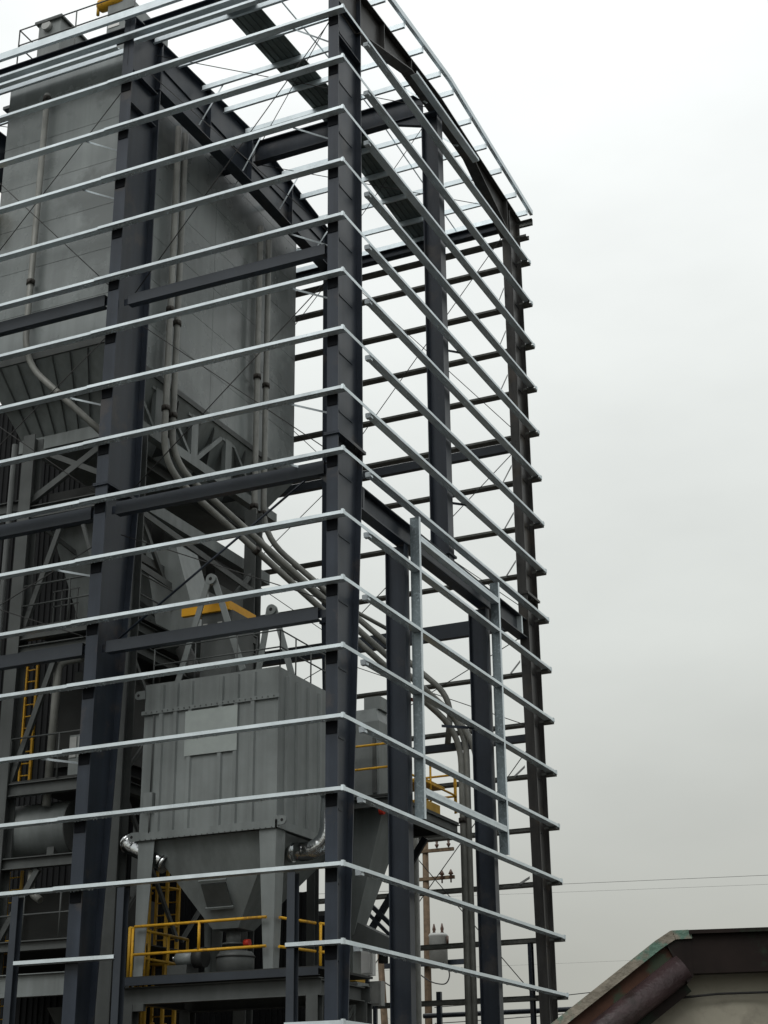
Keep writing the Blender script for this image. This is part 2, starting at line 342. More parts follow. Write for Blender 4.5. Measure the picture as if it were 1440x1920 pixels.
# eave members along the front wall
MB().sweep(Cp(.10, .22, .01), (-14.2, .05, 29.94), (.12, .05, 29.94), (0,1,0)).build('eave_channel', 'galvanised', FR)
girt((-14.2, 0, 29.28), (-.012, 0, 29.28), (0,1,0), bolts=(6.7, 8.7)); girt((-14.2, .02, 29.02), (-6.75, .02, 29.02), (0,1,0), d=.14); girt((-6.2, .02, 29.02), (-.55, .02, 29.02), (0,1,0), d=.14)
for xa, xb in ((-13.0, -6.7), (-6.3, -.55)):
    MB().sweep(I(.22, .34, .02, .012), (xa, .62, 29.83), (xb, .62, 29.83), (0,1,0)).build('eave_strut', 'dark_steel', FR)
    MB().sweep(I(.22, .30, .02, .012), (xa, 13.0, 29.1), (xb, 13.0, 29.1), (0,1,0)).build('eave_strut', 'dark_steel', FR)
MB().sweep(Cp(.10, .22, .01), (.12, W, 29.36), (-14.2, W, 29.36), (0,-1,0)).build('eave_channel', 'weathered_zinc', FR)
# rake angle on the gable
for (ya, yb) in ((.02, 4.75), (4.75, 6.75), (6.75, W+.05)):
    MB().sweep([(0,-.16),(.008,-.16),(.008,.0),(.10,.0),(.10,.008),(0,.008)], (.14, yb, zr(yb)+.05), (.14, ya, zr(ya)+.05), (-1,0,0)).build('rake_angle', 'galvanised', FR)
# purlins: Z sections with upright webs
PY = (1.1, 2.35, 3.6, 4.85, 6.1, 7.05, 8.4, 9.65, 10.9, 12.2, 13.2)
purlins = []
for y in PY:
    for xa, xb in ((-14.2, -6.70), (-6.28, .10)):
        z = zr(y); m = MB().sweep([(-.004,-.1),(.004,-.1),(.004,.092),(.07,.092),(.07,.1),(-.004,.1)], (xa, y, z-.11), (xb, y, z-.11), (0,1,0))
        m.sweep([(-.07,-.108),(.004,-.108),(.004,-.1),(-.07,-.1)], (xa, y, z-.11), (xb, y, z-.11), (0,1,0))
        purlins.append(m.build('purlin', 'galvanised', FR))
# one roof sheet already laid across the purlins
m = MB(); x0, wd = -4.02, .92; nrib = 5
for (ya, yb) in ((.0, 6.75), (6.75, W)):
    pr = []
    for i in range(nrib):
        a = x0+wd*i/nrib; pr += [(a, 0), (a+.13, 0), (a+.15, .035), (a+.175, .035)]
    pr += [(x0+wd, 0)]
    up_ = [(a, b+.004) for a, b in pr][::-1]; prof = pr+up_
    m.loft([(a, ya, zr(ya)+.012+b) for a, b in prof], [(a, yb, zr(yb)+.012+b) for a, b in prof])
m.build('roof_sheet', 'roof_sheet', FR)
# ridge girder between the frames and the end wall column
for xa, xb in ((-6.3, -.75), (-13.0, -6.68)):
    o = MB().sweep(I(.26, .72, .025, .014), (xa, 6.75, 29.62), (xb, 6.75, 29.62), (0,1,0)).build('ridge_girder', 'dark_steel', FR)
    if xb > -1: MB().loft([(xb-.02,6.68,29.27),(xb-.02,6.82,29.27),(xb-.02,6.82,28.9),(xb-.02,6.68,28.9)], [(xb-1.0,6.68,29.27),(xb-1.0,6.82,29.27),(xb-1.0,6.82,29.25),(xb-1.0,6.68,29.25)]).build('gusset', 'dark_steel', o)
# horizontal struts between wall columns
def strut(xa, xb, y, z, h=.27, w=.2, gap=True):
    o = MB().sweep(Cp(w, h, .02), (xa, y, z), (xb, y, z), (0,1,0)).build('strut', 'strut_steel', FR)
    for x in (xa, xb):
        MB().box((x-.17, y-.008, z-h*.32), (x+.17, y+.008, z+h*.32)).build('end_plate', 'dark_steel', o)
    return o
strut(-6.15, -.66, .46, 21.28); strut(-6.15, -.66, .46, 15.68, .31); strut(-6.2, -.78, .46, 12.28)
strut(-12.9, -6.85, .46, 21.44, .32); strut(-12.9, -6.85, .46, 12.32, .3); strut(-12.9, -6.85, .46, 15.68, .31)
for z, h in ((15.76, .44), (21.3, .27), (12.3, .2)):
    strut(-6.2, -.62, 13.0, z, h); strut(-12.9, -6.8, 13.0, z, h)
for y0_, z in ((.46, 15.75), (13.0, 15.75)):
    o = MB().loft([(-.9, y0_-.01, z-.17), (-.9, y0_+.01, z-.17), (-.9, y0_+.01, z-.15), (-.9, y0_-.01, z-.15)], [(-.52, y0_-.01, z-.55), (-.52, y0_+.01, z-.55), (-.52, y0_+.01, z-.15), (-.52, y0_-.01, z-.15)]).build('gusset', 'dark_steel', FR)
# bracing rods
def rod(p0, p1, r=.013, mat='wire'): return MB().tube([p0, p1], r, 6).build('bracing_rod', mat, FR)
for xa, xb in ((-6.3, -.55), (-13.0, -6.7)):
    for za, zb in ((28.6, 21.75), (21.0, 16.1), (15.2, 12.6), (11.9, 5.2)):
        for y in (.86, 12.7):
            if y < 5 and za == 15.2 and xb > -1:
                rod((xa, y, 12.55), (xb, y, 16.2), .028, 'dark_steel'); rod((xa, y, za), (xb, y, zb)); continue
            if y < 5 and za == 11.9: continue
            rod((xa, y, za), (xb, y, zb), .013); rod((xa, y, zb), (xb, y, za), .013)
    for ya, yb in ((1.2, 6.6), (6.9, 12.4)):
        rod((xa, ya, 29.35), (xb, yb, 29.4), .012); rod((xa, yb, 29.4), (xb, ya, 29.35), .012)
# flange braces: thin galvanised strips from girt to inner column flange
def fbrace(p0, p1, mat='galvanised', w=.05):
    return MB().bar(p0, p1, w, .006, (0,0,1)).build('flange_brace', mat, FR)
for k in (14, 13, 9, 6, 3): fbrace((XC[1]-1.15, .17, zk(k)-.09), (XC[1]-.16, 1.45, zk(k)-.12))
for k in (13, 10, 8, 7): fbrace((-1.45, .17, zk(k)-.09), (-.5, 1.38, zk(k)-.12))
for k in (15, 11): fbrace((-1.5, .17, zk(k)-.09), (-.5, 1.38, zk(k)-.2))
for k in range(1, 16, 1):
    if k % 2 == 0 or k in (9, 13): fbrace((-1.2, W-.2, zk(k)-.06), (-.45, 12.15, zk(k)-.1), 'dark_steel', .07)
    if k in (4, 8, 11): fbrace((-.12, 7.6, zk(k)-.08), (-.7, 6.9, zk(k)-.12), 'dark_steel', .07)
for y in (3.6, 6.1, 8.4, 10.9):
    for x in (XC[1],):
        fbrace((x+.9, y, zr(y)-.2), (x+.15, y, 28.65), 'galvanised', .05); fbrace((x-.9, y, zr(y)-.2), (x-.15, y, 28.65), 'galvanised', .05)
    fbrace((-1.1, y, zr(y)-.2), (-.35, y, 29.15), 'galvanised', .05)
# sag rods in the roof plane
for x in (-2.4,):
    for a, b in zip(PY[:-1], PY[1:]): MB().bar((x, a, zr(a)-.1), (x, b, zr(b)-.1), .03, .03).build('sag_angle', 'galvanised', FR)
# front door framing posts
for x, z1 in ((-7.95, 6.78), (-5.23, 6.78), (-1.18, 6.78)):
    c = MB().sweep(Cp(.17, .2, .014), (x, .13, .22), (x, .13, z1), (1,0,0)).build('door_post', 'strut_steel', FR)
    MB().box((x-.15, .0, .16), (x+.15, .26, .22)).build('base_plate', 'dark_steel', c)
MB().sweep(Cp(.1, .2, .012), (-.95, 13.38, .22), (-.95, 13.38, 6.75), (1,0,0)).build('door_post', 'dark_steel', FR)

# ------------------------------------------------------------------ storage bin
BX0, BX1, BY0, BY1, BZ0, BZ1 = -11.3, -7.42, 1.34, 11.55, 20.95, 30.6
BIN = thing('storage_bin', ((BX0+BX1)/2, 6.2, .16), 'huge grey rectangular steel storage bin with ribbed hopper on a braced steel stand', 'storage bin')
MB().box((BX0+.03, BY0+.03, BZ0+.02), (BX1-.03, BY1-.03, BZ1-.02)).build('inner_shell', 'bin_grey', BIN)
NZ = 7; dz = (BZ1-BZ0)/NZ
for i in range(NZ):
    a, b = BZ0+i*dz, BZ0+(i+1)*dz-.012
    MB().box((BX0, BY0, a), (BX1, BY0+.03, b)).build('wall_panel', 'bin_grey', BIN)
    for j in range(2):
        ya = BY0+.034+(BY1-BY0-.034)*j/2; yb = BY0+.034+(BY1-BY0-.034)*(j+1)/2-.012
        MB().box((BX1-.03, ya, a), (BX1, yb, b)).build('wall_panel', 'bin_grey', BIN)
# flat bottom ring and vertical corner angle
MB().box((BX0-.03, BY0-.05, BZ0-.10), (BX1+.05, BY0-.002, BZ0+.10)).build('ring_beam', 'structure_grey', BIN)
MB().box((BX1+.002, BY0, BZ0-.10), (BX1+.05, BY1, BZ0+.06)).build('ring_beam', 'structure_grey', BIN)
MB().box((BX0-.02, BY0-.02, BZ1), (BX1+.03, BY1, BZ1+.08)).build('roof_plate', 'structure_grey', BIN)
# hopper
HX0, HX1, HY0, HY1, HZ = -10.75, -8.35, 2.7, 10.3, 19.0
m = MB().loft([(BX0,BY0,BZ0-.1),(BX1,BY0,BZ0-.1),(BX1,BY1,BZ0-.1),(BX0,BY1,BZ0-.1)][::-1], [(HX0,HY0,HZ),(HX1,HY0,HZ),(HX1,HY1,HZ),(HX0,HY1,HZ)][::-1])
hop = m.build('hopper', 'machine_grey', BIN)
def lerp(a, b, t): return V(a)*(1-t)+V(b)*t
for i in range(1, 7):      # ribs down the front slope
    t = i/7
    a = lerp((BX0,BY0,BZ0-.1),(BX1,BY0,BZ0-.1),t); b = lerp((HX0,HY0,HZ),(HX1,HY0,HZ),t)
    MB().bar(a+V((0,-.03,-.03)), b+V((0,-.03,-.03)), .05, .02, (0,.5,1)).build('rib', 'structure_grey', hop)
for t in (.45,):
    a = lerp((BX0,BY0,BZ0-.1),(HX0,HY0,HZ),t); b = lerp((BX1,BY0,BZ0-.1),(HX1,HY0,HZ),t)
    MB().bar(a+V((0,-.05,-.05)), b+V((0,-.05,-.05)), .12, .10, (0,0,1)).build('rib', 'structure_grey', hop)
MB().box((HX0-.1, HY0-.22, HZ-.16), (HX1+.1, HY0-.02, HZ+.2)).build('ring_beam', 'machine_grey', BIN)
MB().sweep(I(.3, .36, .03, .02), (HX1+.05, HY0+.2, HZ-.05), (HX1+.05, HY1, HZ-.05), (-1,0,0)).build('ring_beam', 'structure_grey', BIN)
# truss along the right side of the hopper: chord, posts, diagonals, gussets
XT = -7.47
MB().box((XT-.25, 2.0, 19.18), (XT, 10.6, 19.46)).build('side_beam', 'machine_grey', BIN)
for y in (2.3, 4.0, 5.85, 7.7, 9.5):
    MB().box((XT-.16, y-.17, 19.462), (XT-.02, y+.17, BZ0-.102)).build('post', 'machine_grey', hop)
    MB().box((XT-.10, y-.35, BZ0-.34), (XT-.03, y+.35, BZ0-.102)).build('gusset', 'machine_grey', hop)
for ya, yb, w_ in ((4.15, 5.65, .10), (7.5, 6.05, .13), (7.9, 9.3, .10), (2.5, 3.85, .10)):
    MB().bar((XT-.09, ya, BZ0-.14), (XT-.09, yb, 19.5), .10, w_, (1,0,0)).build('diagonal', 'machine_grey', hop)
for y in (3.1, 4.9, 6.8, 8.6):
    MB().loft([(BX1-.06,y-.012,BZ0-.11),(BX1-.06,y+.012,BZ0-.11),(-8.3,y+.012,HZ+.2),(-8.3,y-.012,HZ+.2)],
              [(BX1-.02,y-.012,BZ0-.30),(BX1-.02,y+.012,BZ0-.30),(-7.75,y+.012,19.2),(-7.75,y-.012,19.2)]).build('gusset', 'structure_grey', hop)
# front pipe clamps / seams: outlet cones under the hopper
def cone(cx, cy, z0, z1, a, b, mat='machine_grey', parent=BIN, name='outlet_cone'):
    return MB().loft([(cx-a,cy-a,z1),(cx+a,cy-a,z1),(cx+a,cy+a,z1),(cx-a,cy+a,z1)][::-1], [(cx-b,cy-b,z0),(cx+b,cy-b,z0),(cx+b,cy+b,z0),(cx-b,cy+b,z0)][::-1]).build(name, mat, parent)
for cy in (3.6, 6.4, 9.1):
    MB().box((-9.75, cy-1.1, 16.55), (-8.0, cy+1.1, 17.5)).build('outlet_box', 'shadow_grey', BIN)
    cone(-8.87, cy, 13.9, 16.55, .88, .22)
    MB().tube([(-8.87,cy,13.2),(-8.87,cy,13.9)], .2, 12).build('outlet_spout', 'structure_grey', BIN)
# stand
def leg(x, y, z0, z1, w=.36, h=.38, mat='structure_grey', parent=BIN): return MB().sweep(I(w, h, .03, .02), (x, y, z0), (x, y, z1), (1,0,0)).build('leg', mat, parent)
for x, y in ((-9.92, 1.9), (-6.72, 1.95), (-6.95, 8.3), (-10.9, 9.3), (-9.92, 5.6)):
    leg(x, y, .16, HZ-.1 if y < 6 and x < -8 else 18.6)
def beam(p0, p1, h=.32, w=.2, mat='structure_grey', parent=BIN, side=None, name='beam'):
    d = V(p1)-V(p0); s = (0,1,0) if abs(d.x) > abs(d.y) else (-1,0,0)
    return MB().sweep(I(w, h, .022, .014), p0, p1, s).build(name, mat, parent)
beam((-10.1,1.9,16.75), (-6.6,1.95,16.75), .34); beam((-13.5,1.9,17.0), (-10.1,1.9,17.0), .3)
beam((-9.95,1.86,13.48), (-6.9,1.9,13.48), .30); beam((-9.95,1.82,13.05), (-6.9,1.9,13.05), .22)
beam((-9.95,1.86,9.6), (-6.9,1.9,9.6), .3)
beam((-14,1.8,7.86), (-6.9,1.9,7.86), .26); beam((-14,1.6,5.95), (-6.9,1.7,5.95), .22); beam((-14,1.75,5.1), (-6.9,1.8,5.1), .5, mat='machine_grey')
MB().box((-7.75, 2.2, 17.05), (-7.45, 10.2, 17.38)).build('side_beam', 'machine_grey', BIN)
MB().box((-7.1, 2.2, 15.2), (-6.85, 8.2, 15.4)).build('side_beam', 'structure_grey', BIN)
for za in (13.45, 12.9, 9.5): beam((-6.8, 2.1, za), (-6.95, 8.2, za), .26)
def brace(p0, p1, w=.14, mat='structure_grey', parent=BIN): return MB().bar(p0, p1, w, w*.7).build('brace', mat, parent)
brace((-8.75,1.92,16.6), (-9.75,1.9,13.7)); brace((-8.35,1.92,16.6), (-7.3,1.92,13.7), .09)
brace((-9.8,1.95,18.55), (-7.2,1.95,17.2)); brace((-9.9,1.95,17.1), (-7.0,1.95,18.7), .17)
brace((-8.7,1.9,12.9), (-9.8,1.9,9.8)); brace((-8.8,1.9,7.7), (-9.8,1.9,6.1))
brace((-6.75,2.1,16.5), (-6.9,5.0,13.6), .12); brace((-6.9,8.1,16.6), (-6.8,5.0,13.6), .12); brace((-7.6,10.0,19.1), (-7.0,8.5,16.5), .10)
for za, zb in ((12.75, 9.8), (9.35, 6.3)):
    brace((-6.75,2.2,za), (-6.9,5.0,zb), .10); brace((-6.9,5.0,za), (-6.75,2.2,zb), .08); brace((-6.9,8.1,za), (-6.85,5.1,zb), .10)
for z_ in (16.3, 14.9): MB().bar((-6.6,2.1,z_), (-6.75,8.2,z_-.25), .16, .05, (0,0,1)).build('cable_tray', 'structure_grey', BIN)
brace((-9.7,2.1,16.5), (-7.0,5.6,13.8), .10); brace((-9.7,5.4,16.5), (-7.0,2.2,13.8), .10)
for x_, r_2 in ((-7.25, .03), (-7.38, .022)): MB().tube([(x_,1.78,.3),(x_,1.78,16.6)], r_2, 6).build('conduit', 'structure_grey', BIN)
for x_ in (-8.6, -8.1, -7.6): MB().box((x_,2.6,13.66), (x_+.3,2.9,14.1+.2*math.sin(x_*9))).build('valve_box', 'structure_grey', BIN)
MB().tube([(-10.35,1.7,.16),(-10.35,1.7,18.7)], .075, 8).build('drain_pipe', 'structure_grey', BIN)
# walkway rails at the bin stand
def railing(name, pts, z, parent, mat, h=1.07, r=.022, posts=2, mid=.55):
    for (a, b) in zip(pts[:-1], pts[1:]):
        a, b = V((*a, z)), V((*b, z))
        for hh in (h, mid): MB().tube([a+V((0,0,hh)), b+V((0,0,hh))], r, 7).build('rail', mat, parent)
        for i in range(posts+1):
            p = a.lerp(b, i/posts); MB().tube([p, p+V((0,0,h))], r, 7).build('post', mat, parent)
railing('rail', [(-9.75,1.75), (-6.95,1.75)], 13.64, BIN, 'structure_grey', posts=2)
railing('rail', [(-6.6,2.2), (-6.6,8.0)], 13.64, BIN, 'structure_grey', posts=3)
railing('rail', [(-9.75,1.75), (-6.95,1.75)], 9.76, BIN, 'structure_grey', posts=2)
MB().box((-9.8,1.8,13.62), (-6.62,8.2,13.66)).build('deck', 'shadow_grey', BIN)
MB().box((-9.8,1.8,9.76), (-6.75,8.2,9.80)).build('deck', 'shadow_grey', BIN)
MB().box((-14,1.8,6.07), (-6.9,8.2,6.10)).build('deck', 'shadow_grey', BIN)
railing('rail', [(-10.0,1.7), (-6.95,1.7)], 6.10, BIN, 'structure_grey', posts=3)
# grey ladder cage on the walkway
for dx in (-.35, -.12, .12, .35): MB().bar((-9.0+dx,2.5,13.66), (-9.0+dx,2.5,14.75), .03, .03).build('cage_bar', 'structure_grey', BIN)
for z in (14.35, 14.75): MB().bar((-9.4,2.5,z), (-8.6,2.5,z), .03, .03).build('cage_bar', 'structure_grey', BIN)
# inclined chute below the hopper
m = MB().loft([(-7.45,3.6,16.0),(-6.55,3.6,16.0),(-6.55,4.7,16.0),(-7.45,4.7,16.0)][::-1], [(-6.95,3.7,13.3),(-5.75,3.7,13.3),(-5.75,4.9,13.3),(-6.95,4.9,13.3)][::-1]); m.build('chute', 'machine_grey', BIN)
# bin roof railing
railing('rail', [(-12.5,2.9), (-8.3,2.9)], 30.72, BIN, 'structure_grey', h=2.88, mid=2.3, posts=2); railing('rail', [(-12.5,2.9), (-12.5,6)], 30.72, BIN, 'structure_grey', h=2.88, mid=2.3, posts=2)
MB().box((-12.7,2.7,30.60), (BX0-.03,BY1,30.70)).build('roof_plate', 'structure_grey', BIN)
# vent filters on the bin roof
t = thing('vent_filter', (-11.7, 4.4, 30.72), 'grey box vent filter with round port on the bin roof, furthest left', 'filter')
MB().box((-12.1,3.3,30.72), (-11.28,5.9,33.95)).build('housing', 'machine_grey', t); MB().box((-12.2,3.2,33.95), (-11.2,6.0,34.02)).build('lid', 'structure_grey', t)
MB().tube([(-11.75,3.16,33.75),(-11.75,3.3,33.75)], .16, 12).build('port', 'transformer', t)
MB().box((-11.28,3.6,32.75),(-11.26,4.5,33.05)).build('label_plate', 'white_box', t)
t = thing('vent_filter', (-9.2, 4.4, 30.72), 'grey box vent filter under the yellow fan motor on the bin roof', 'filter')
MB().box((-9.55,3.3,30.72), (-8.75,5.4,33.85)).build('housing', 'machine_grey', t); MB().box((-9.5,3.28,32.9),(-9.1,3.3,33.3)).build('label_plate', 'white_box', t)
t = thing('fan_motor', (-9.4, 3.3, 33.8), 'yellow fan motor lying on top of the vent filter', 'motor')
MB().tube([(-10.0,3.4,33.93),(-9.9,3.4,33.95),(-9.2,3.4,33.95),(-9.05,3.4,33.95),(-8.95,3.4,33.95)], [.1,.2,.22,.2,.12], 14).build('body', 'yellow', t)
MB().tube([(-9.95,3.35,33.6),(-9.95,3.35,33.95)], .05, 8).build('spout', 'yellow_old', t)
MB().tube([(-9.3,3.4,33.8),(-9.3,3.4,33.85)], .1, 8).build('foot', 'dark_steel', t)
t = thing('fan_motor', (-10.95, 1.2, 25.4), 'yellow motor on the left edge of the storage bin', 'motor')
MB().tube([(-11.42,1.0,24.9),(-11.42,1.0,25.05),(-11.42,1.0,25.8),(-11.42,1.0,25.95)], [.12,.24,.24,.12], 12).build('body', 'yellow', t)
MB().box((-11.6,1.0,25.3),(-11.3,1.4,25.5)).build('bracket', 'dark_steel', t)

# ------------------------------------------------------------------ conveying pipes
def pipe(pts, r, label, couplings=(), fil=.9, mat='pipe_grey', group='grey conveying pipes', cat='pipe'):
    path = fillet(pts, fil)
    o = MB().tube(path, r, 12).build('conveying_pipe', mat); tag(o, label, cat, group)
    for (a, b, t) in couplings:
        p = V(a).lerp(V(b), t); d = (V(b)-V(a)).normalized()
        m = MB().tube([p-d*.07, p+d*.07], r*1.35, 12); n = d.cross(V((.3,.2,1))).normalized()
        for s in (-1, 1): q = p+n*r*1.5*s; m.tube([q-d*.05, q+d*.05], r*.35, 6)
        m.build('coupling', 'coupling', o)
    return o
A = [(-9.8,1.12,29.15), (-9.84,1.12,20.75), (-7.0,1.12,17.95)]
pipe(A, .085, 'grey pipe down the front of the storage bin bending right beneath it', [(A[0],A[1],.02),(A[0],A[1],.72),(A[0],A[1],.86),(A[1],A[2],.45)])
o1 = [(-7.18,3.85,29.0),(-7.18,3.85,18.3),(-2.28,12.05,12.42),(-2.28,12.05,.16)]
o2 = [(-7.18,4.22,29.0),(-7.18,4.22,18.6),(-2.14,12.12,12.62),(-2.14,12.12,.16)]
pipe(o1, .088, 'left of the paired grey pipes on the bin side, sloping down right to the ground', [(o1[0],o1[1],.56),(o1[0],o1[1],.84),(o1[1],o1[2],.30),(o1[2],o1[3],.2)])
pipe(o2, .088, 'second of the paired grey pipes on the bin side, just right of the first', [(o2[0],o2[1],.60),(o2[0],o2[1],.87),(o2[1],o2[2],.52),(o2[2],o2[3],.2)])
o3 = [(-7.16,8.68,28.4),(-7.16,8.68,17.9),(-4.0,11.2,14.6),(-1.82,12.1,12.25),(-1.82,12.1,.16)]
o4 = [(-7.16,9.22,28.4),(-7.16,9.22,18.2),(-4.2,11.7,15.1),(-2.7,12.5,13.6),(-2.9,12.6,12.3)]
pipe(o3, .088, 'grey pipe near the far end of the bin side ending in the rightmost vertical pipe', [(o3[0],o3[1],.50),(o3[0],o3[1],.9),(o3[1],o3[2],.35),(o3[3],o3[4],.21)])
pipe(o4, .088, 'grey pipe at the far end of the bin side, hooking down behind the corner column', [(o4[0],o4[1],.52),(o4[0],o4[1],.93),(o4[1],o4[2],.42)])
o5 = [(-6.9,9.6,17.3),(-4.2,11.9,15.6)]
pipe(o5, .06, 'thin grey pipe sloping down right above the thicker pipes', [(o5[0],o5[1],.1)])
o6 = [(-3.55,11.8,13.0),(-3.62,11.8,10.9),(-3.62,11.8,.16)]
pipe([(-3.62,11.8,9.9),(-3.62,11.8,.16)], .10, 'grey vertical pipe right beside the first dark door post', [((-3.62,11.8,9.9),(-3.62,11.8,.16),.62)])
pipe([(-8.1,2.15,12.75),(-8.78,2.1,12.72),(-8.85,2.1,9.2)], .10, 'fat grey elbow pipe above the horizontal tank left of the second column', [], .25)
pipe([(-9.05,2.0,7.7),(-9.05,2.0,7.2),(-8.75,2.0,7.0)], .09, 'short grey elbow pipe under the horizontal tank', [], .25)
tag(MB().bar((-3.75,11.9,13.55),(-2.75,12.3,13.3),.10,.05).build('pipe_support','rust'), 'short rusty angle under the sloping pipes right of the corner column', 'pipe support')

# ------------------------------------------------------------------ dust collector
DX0, DX1, DY0, DY1, DZ0, DZ1 = -5.92, -2.42, 1.65, 4.9, 8.1, 11.66
DC = thing('dust_collector', (-4.17, 3.4, 5.1), 'grey boxy dust collector on tapered legs above the yellow railed platform', 'dust collector')
MB().box((DX0, DY0, DZ0), (DX1, DY1, DZ1)).build('housing', 'machine_grey', DC)
MB().box((DX0-.05, DY0-.06, 10.93), (DX1+.05, DY0-.002, 11.02)).build('flange_band', 'machine_grey', DC)
MB().box((DX0-.05, DY0-.06, DZ0-.05), (DX1+.05, DY0-.002, DZ0+.12)).build('flange_band', 'machine_grey', DC)
MB().box((DX1+.002, DY0-.06, DZ0-.05), (DX1+.06, DY1, DZ0+.12)).build('flange_band', 'machine_grey', DC)
for x in (-5.45, -5.07, -4.68, -3.88, -3.48, -3.05):
    MB().loft([(x-.075,DY0,DZ0+.12),(x-.045,DY0-.05,DZ0+.12),(x+.045,DY0-.05,DZ0+.12),(x+.075,DY0,DZ0+.12)], [(x-.075,DY0,10.93),(x-.045,DY0-.05,10.93),(x+.045,DY0-.05,10.93),(x+.075,DY0,10.93)]).build('stiffener', 'machine_grey', DC)
for x in (-5.45, -5.07, -4.68, -3.88, -3.48, -3.05):
    MB().loft([(x-.075,DY0,11.02),(x-.045,DY0-.05,11.02),(x+.045,DY0-.05,11.02),(x+.075,DY0,11.02)], [(x-.075,DY0,11.6),(x-.045,DY0-.05,11.6),(x+.045,DY0-.05,11.6),(x+.075,DY0,11.6)]).build('stiffener', 'machine_grey', DC)
for y in (2.05, 2.55, 3.1, 3.65, 4.2, 4.6):
    MB().loft([(DX1,y-.075,DZ0+.12),(DX1+.05,y-.045,DZ0+.12),(DX1+.05,y+.045,DZ0+.12),(DX1,y+.075,DZ0+.12)], [(DX1,y-.075,11.5),(DX1+.05,y-.045,11.5),(DX1+.05,y+.045,11.5),(DX1,y+.075,11.5)]).build('stiffener', 'machine_grey', DC)
m = MB()
for i in range(24):
    x = DX0+.08+i*(DX1-DX0-.16)/23
    for z in (10.975, 8.06): m.tube([(x, DY0-.075, z), (x, DY0-.058, z)], .016, 6)
m.build('bolt_row', 'structure_grey', DC)
MB().box((-5.75,DY0-.14,8.75), (-5.52,DY0-.005,9.1)).build('junction_box', 'machine_grey', DC)
MB().tube([(-5.63,DY0-.05,9.1),(-5.63,DY0-.05,10.9)], .018, 6).build('conduit', 'structure_grey', DC); MB().tube([(-5.63,DY0-.05,8.75),(-5.63,DY0-.05,8.2)], .018, 6).build('conduit', 'structure_grey', DC)
# pale blank plate on the front
MB().box((-4.78, DY0-.062, 9.85), (-3.42, DY0-.052, 10.88)).build('sign_plate', 'sign_pale', DC)
# lifting lugs
def lug(x, y, z, dx, r=.10):
    m = MB(); pts = []; n = 10
    prof = [(-dx*.02, -r), (dx*.16, -r)] + [(dx*(.16+r*math.cos(a)), r*math.sin(a)) for a in [(-90+180*i/n)*math.pi/180 for i in range(1, n)]] + [(dx*.16, r), (-dx*.02, r)]
    m.loft([(x+a, y-.02, z+b) for a, b in prof], [(x+a, y+.02, z+b) for a, b in prof])
    m2 = MB().tube([(x+dx*.16, y-.024, z), (x+dx*.16, y+.024, z)], .035, 10)
    l = m.build('lifting_lug', 'machine_grey', DC); m2.build('hole', 'rubber', l)
lug(DX0, DY0-.03, DZ0+.05, -1); lug(DX1, DY0-.03, DZ0+.10, 1); lug(DX0, DY0-.03, 11.42, -1)
# tapered angle legs
for x, sx in ((DX0, 1), (DX1, -1)):
    for y, sy in ((DY0, 1), (DY1, -1)):
        m = MB()
        m.loft([(x,y,DZ0-.05),(x+sx*.42,y,DZ0-.05),(x+sx*.42,y+sy*.02,DZ0-.05),(x,y+sy*.02,DZ0-.05)], [(x+sx*.03,y,5.13),(x+sx*.26,y,5.13),(x+sx*.26,y+sy*.02,5.13),(x+sx*.03,y+sy*.02,5.13)])
        m.loft([(x,y+sy*.02,DZ0-.05),(x+sx*.02,y+sy*.02,DZ0-.05),(x+sx*.02,y+sy*.42,DZ0-.05),(x,y+sy*.42,DZ0-.05)], [(x+sx*.03,y+sy*.02,5.13),(x+sx*.05,y+sy*.02,5.13),(x+sx*.05,y+sy*.26,5.13),(x+sx*.03,y+sy*.26,5.13)])
        m.build('leg', 'machine_grey', DC)
m = MB().loft([(DX0+.12,DY0+.12,DZ0-.04),(DX1-.12,DY0+.12,DZ0-.04),(DX1-.12,DY1-.12,DZ0-.04),(DX0+.12,DY1-.12,DZ0-.04)][::-1], [(-4.5,2.6,6.15),(-3.85,2.6,6.15),(-3.85,3.3,6.15),(-4.5,3.3,6.15)][::-1])
hp = m.build('hopper', 'machine_grey', DC)
MB().bar((-4.17,2.02,7.05),(-4.17,2.33,6.6),.62,.05,(1,0,0)).build('access_hatch', 'structure_grey', hp)
MB().bar((-4.17,1.96,7.12),(-4.17,1.99,7.08),.7,.05,(1,0,0)).build('hatch_bar', 'machine_grey', hp); MB().bar((-4.17,2.3,6.58),(-4.17,2.33,6.54),.7,.05,(1,0,0)).build('hatch_bar', 'machine_grey', hp)
MB().tube([(-4.17,2.95,5.75),(-4.17,2.95,6.15)], .16, 12).build('valve', 'structure_grey', DC); MB().tube([(-4.17,2.95,5.83),(-4.17,2.95,5.87)], .24, 12).build('flange_ring', 'structure_grey', DC)
MB().tube([(-3.85,2.9,5.85),(-3.72,2.9,5.85)], .08, 10).build('knob', 'red', DC)
# roof rail and top
railing('rail', [(DX0+.1,DY0+.15), (DX1-.05,DY0+.15)], DZ1, DC, 'structure_grey', h=.9, mid=.5, posts=3, r=.018)
railing('rail', [(DX1-.05,DY0+.15), (DX1-.05,DY1-.1)], DZ1, DC, 'structure_grey', h=.9, mid=.5, posts=4, r=.018)
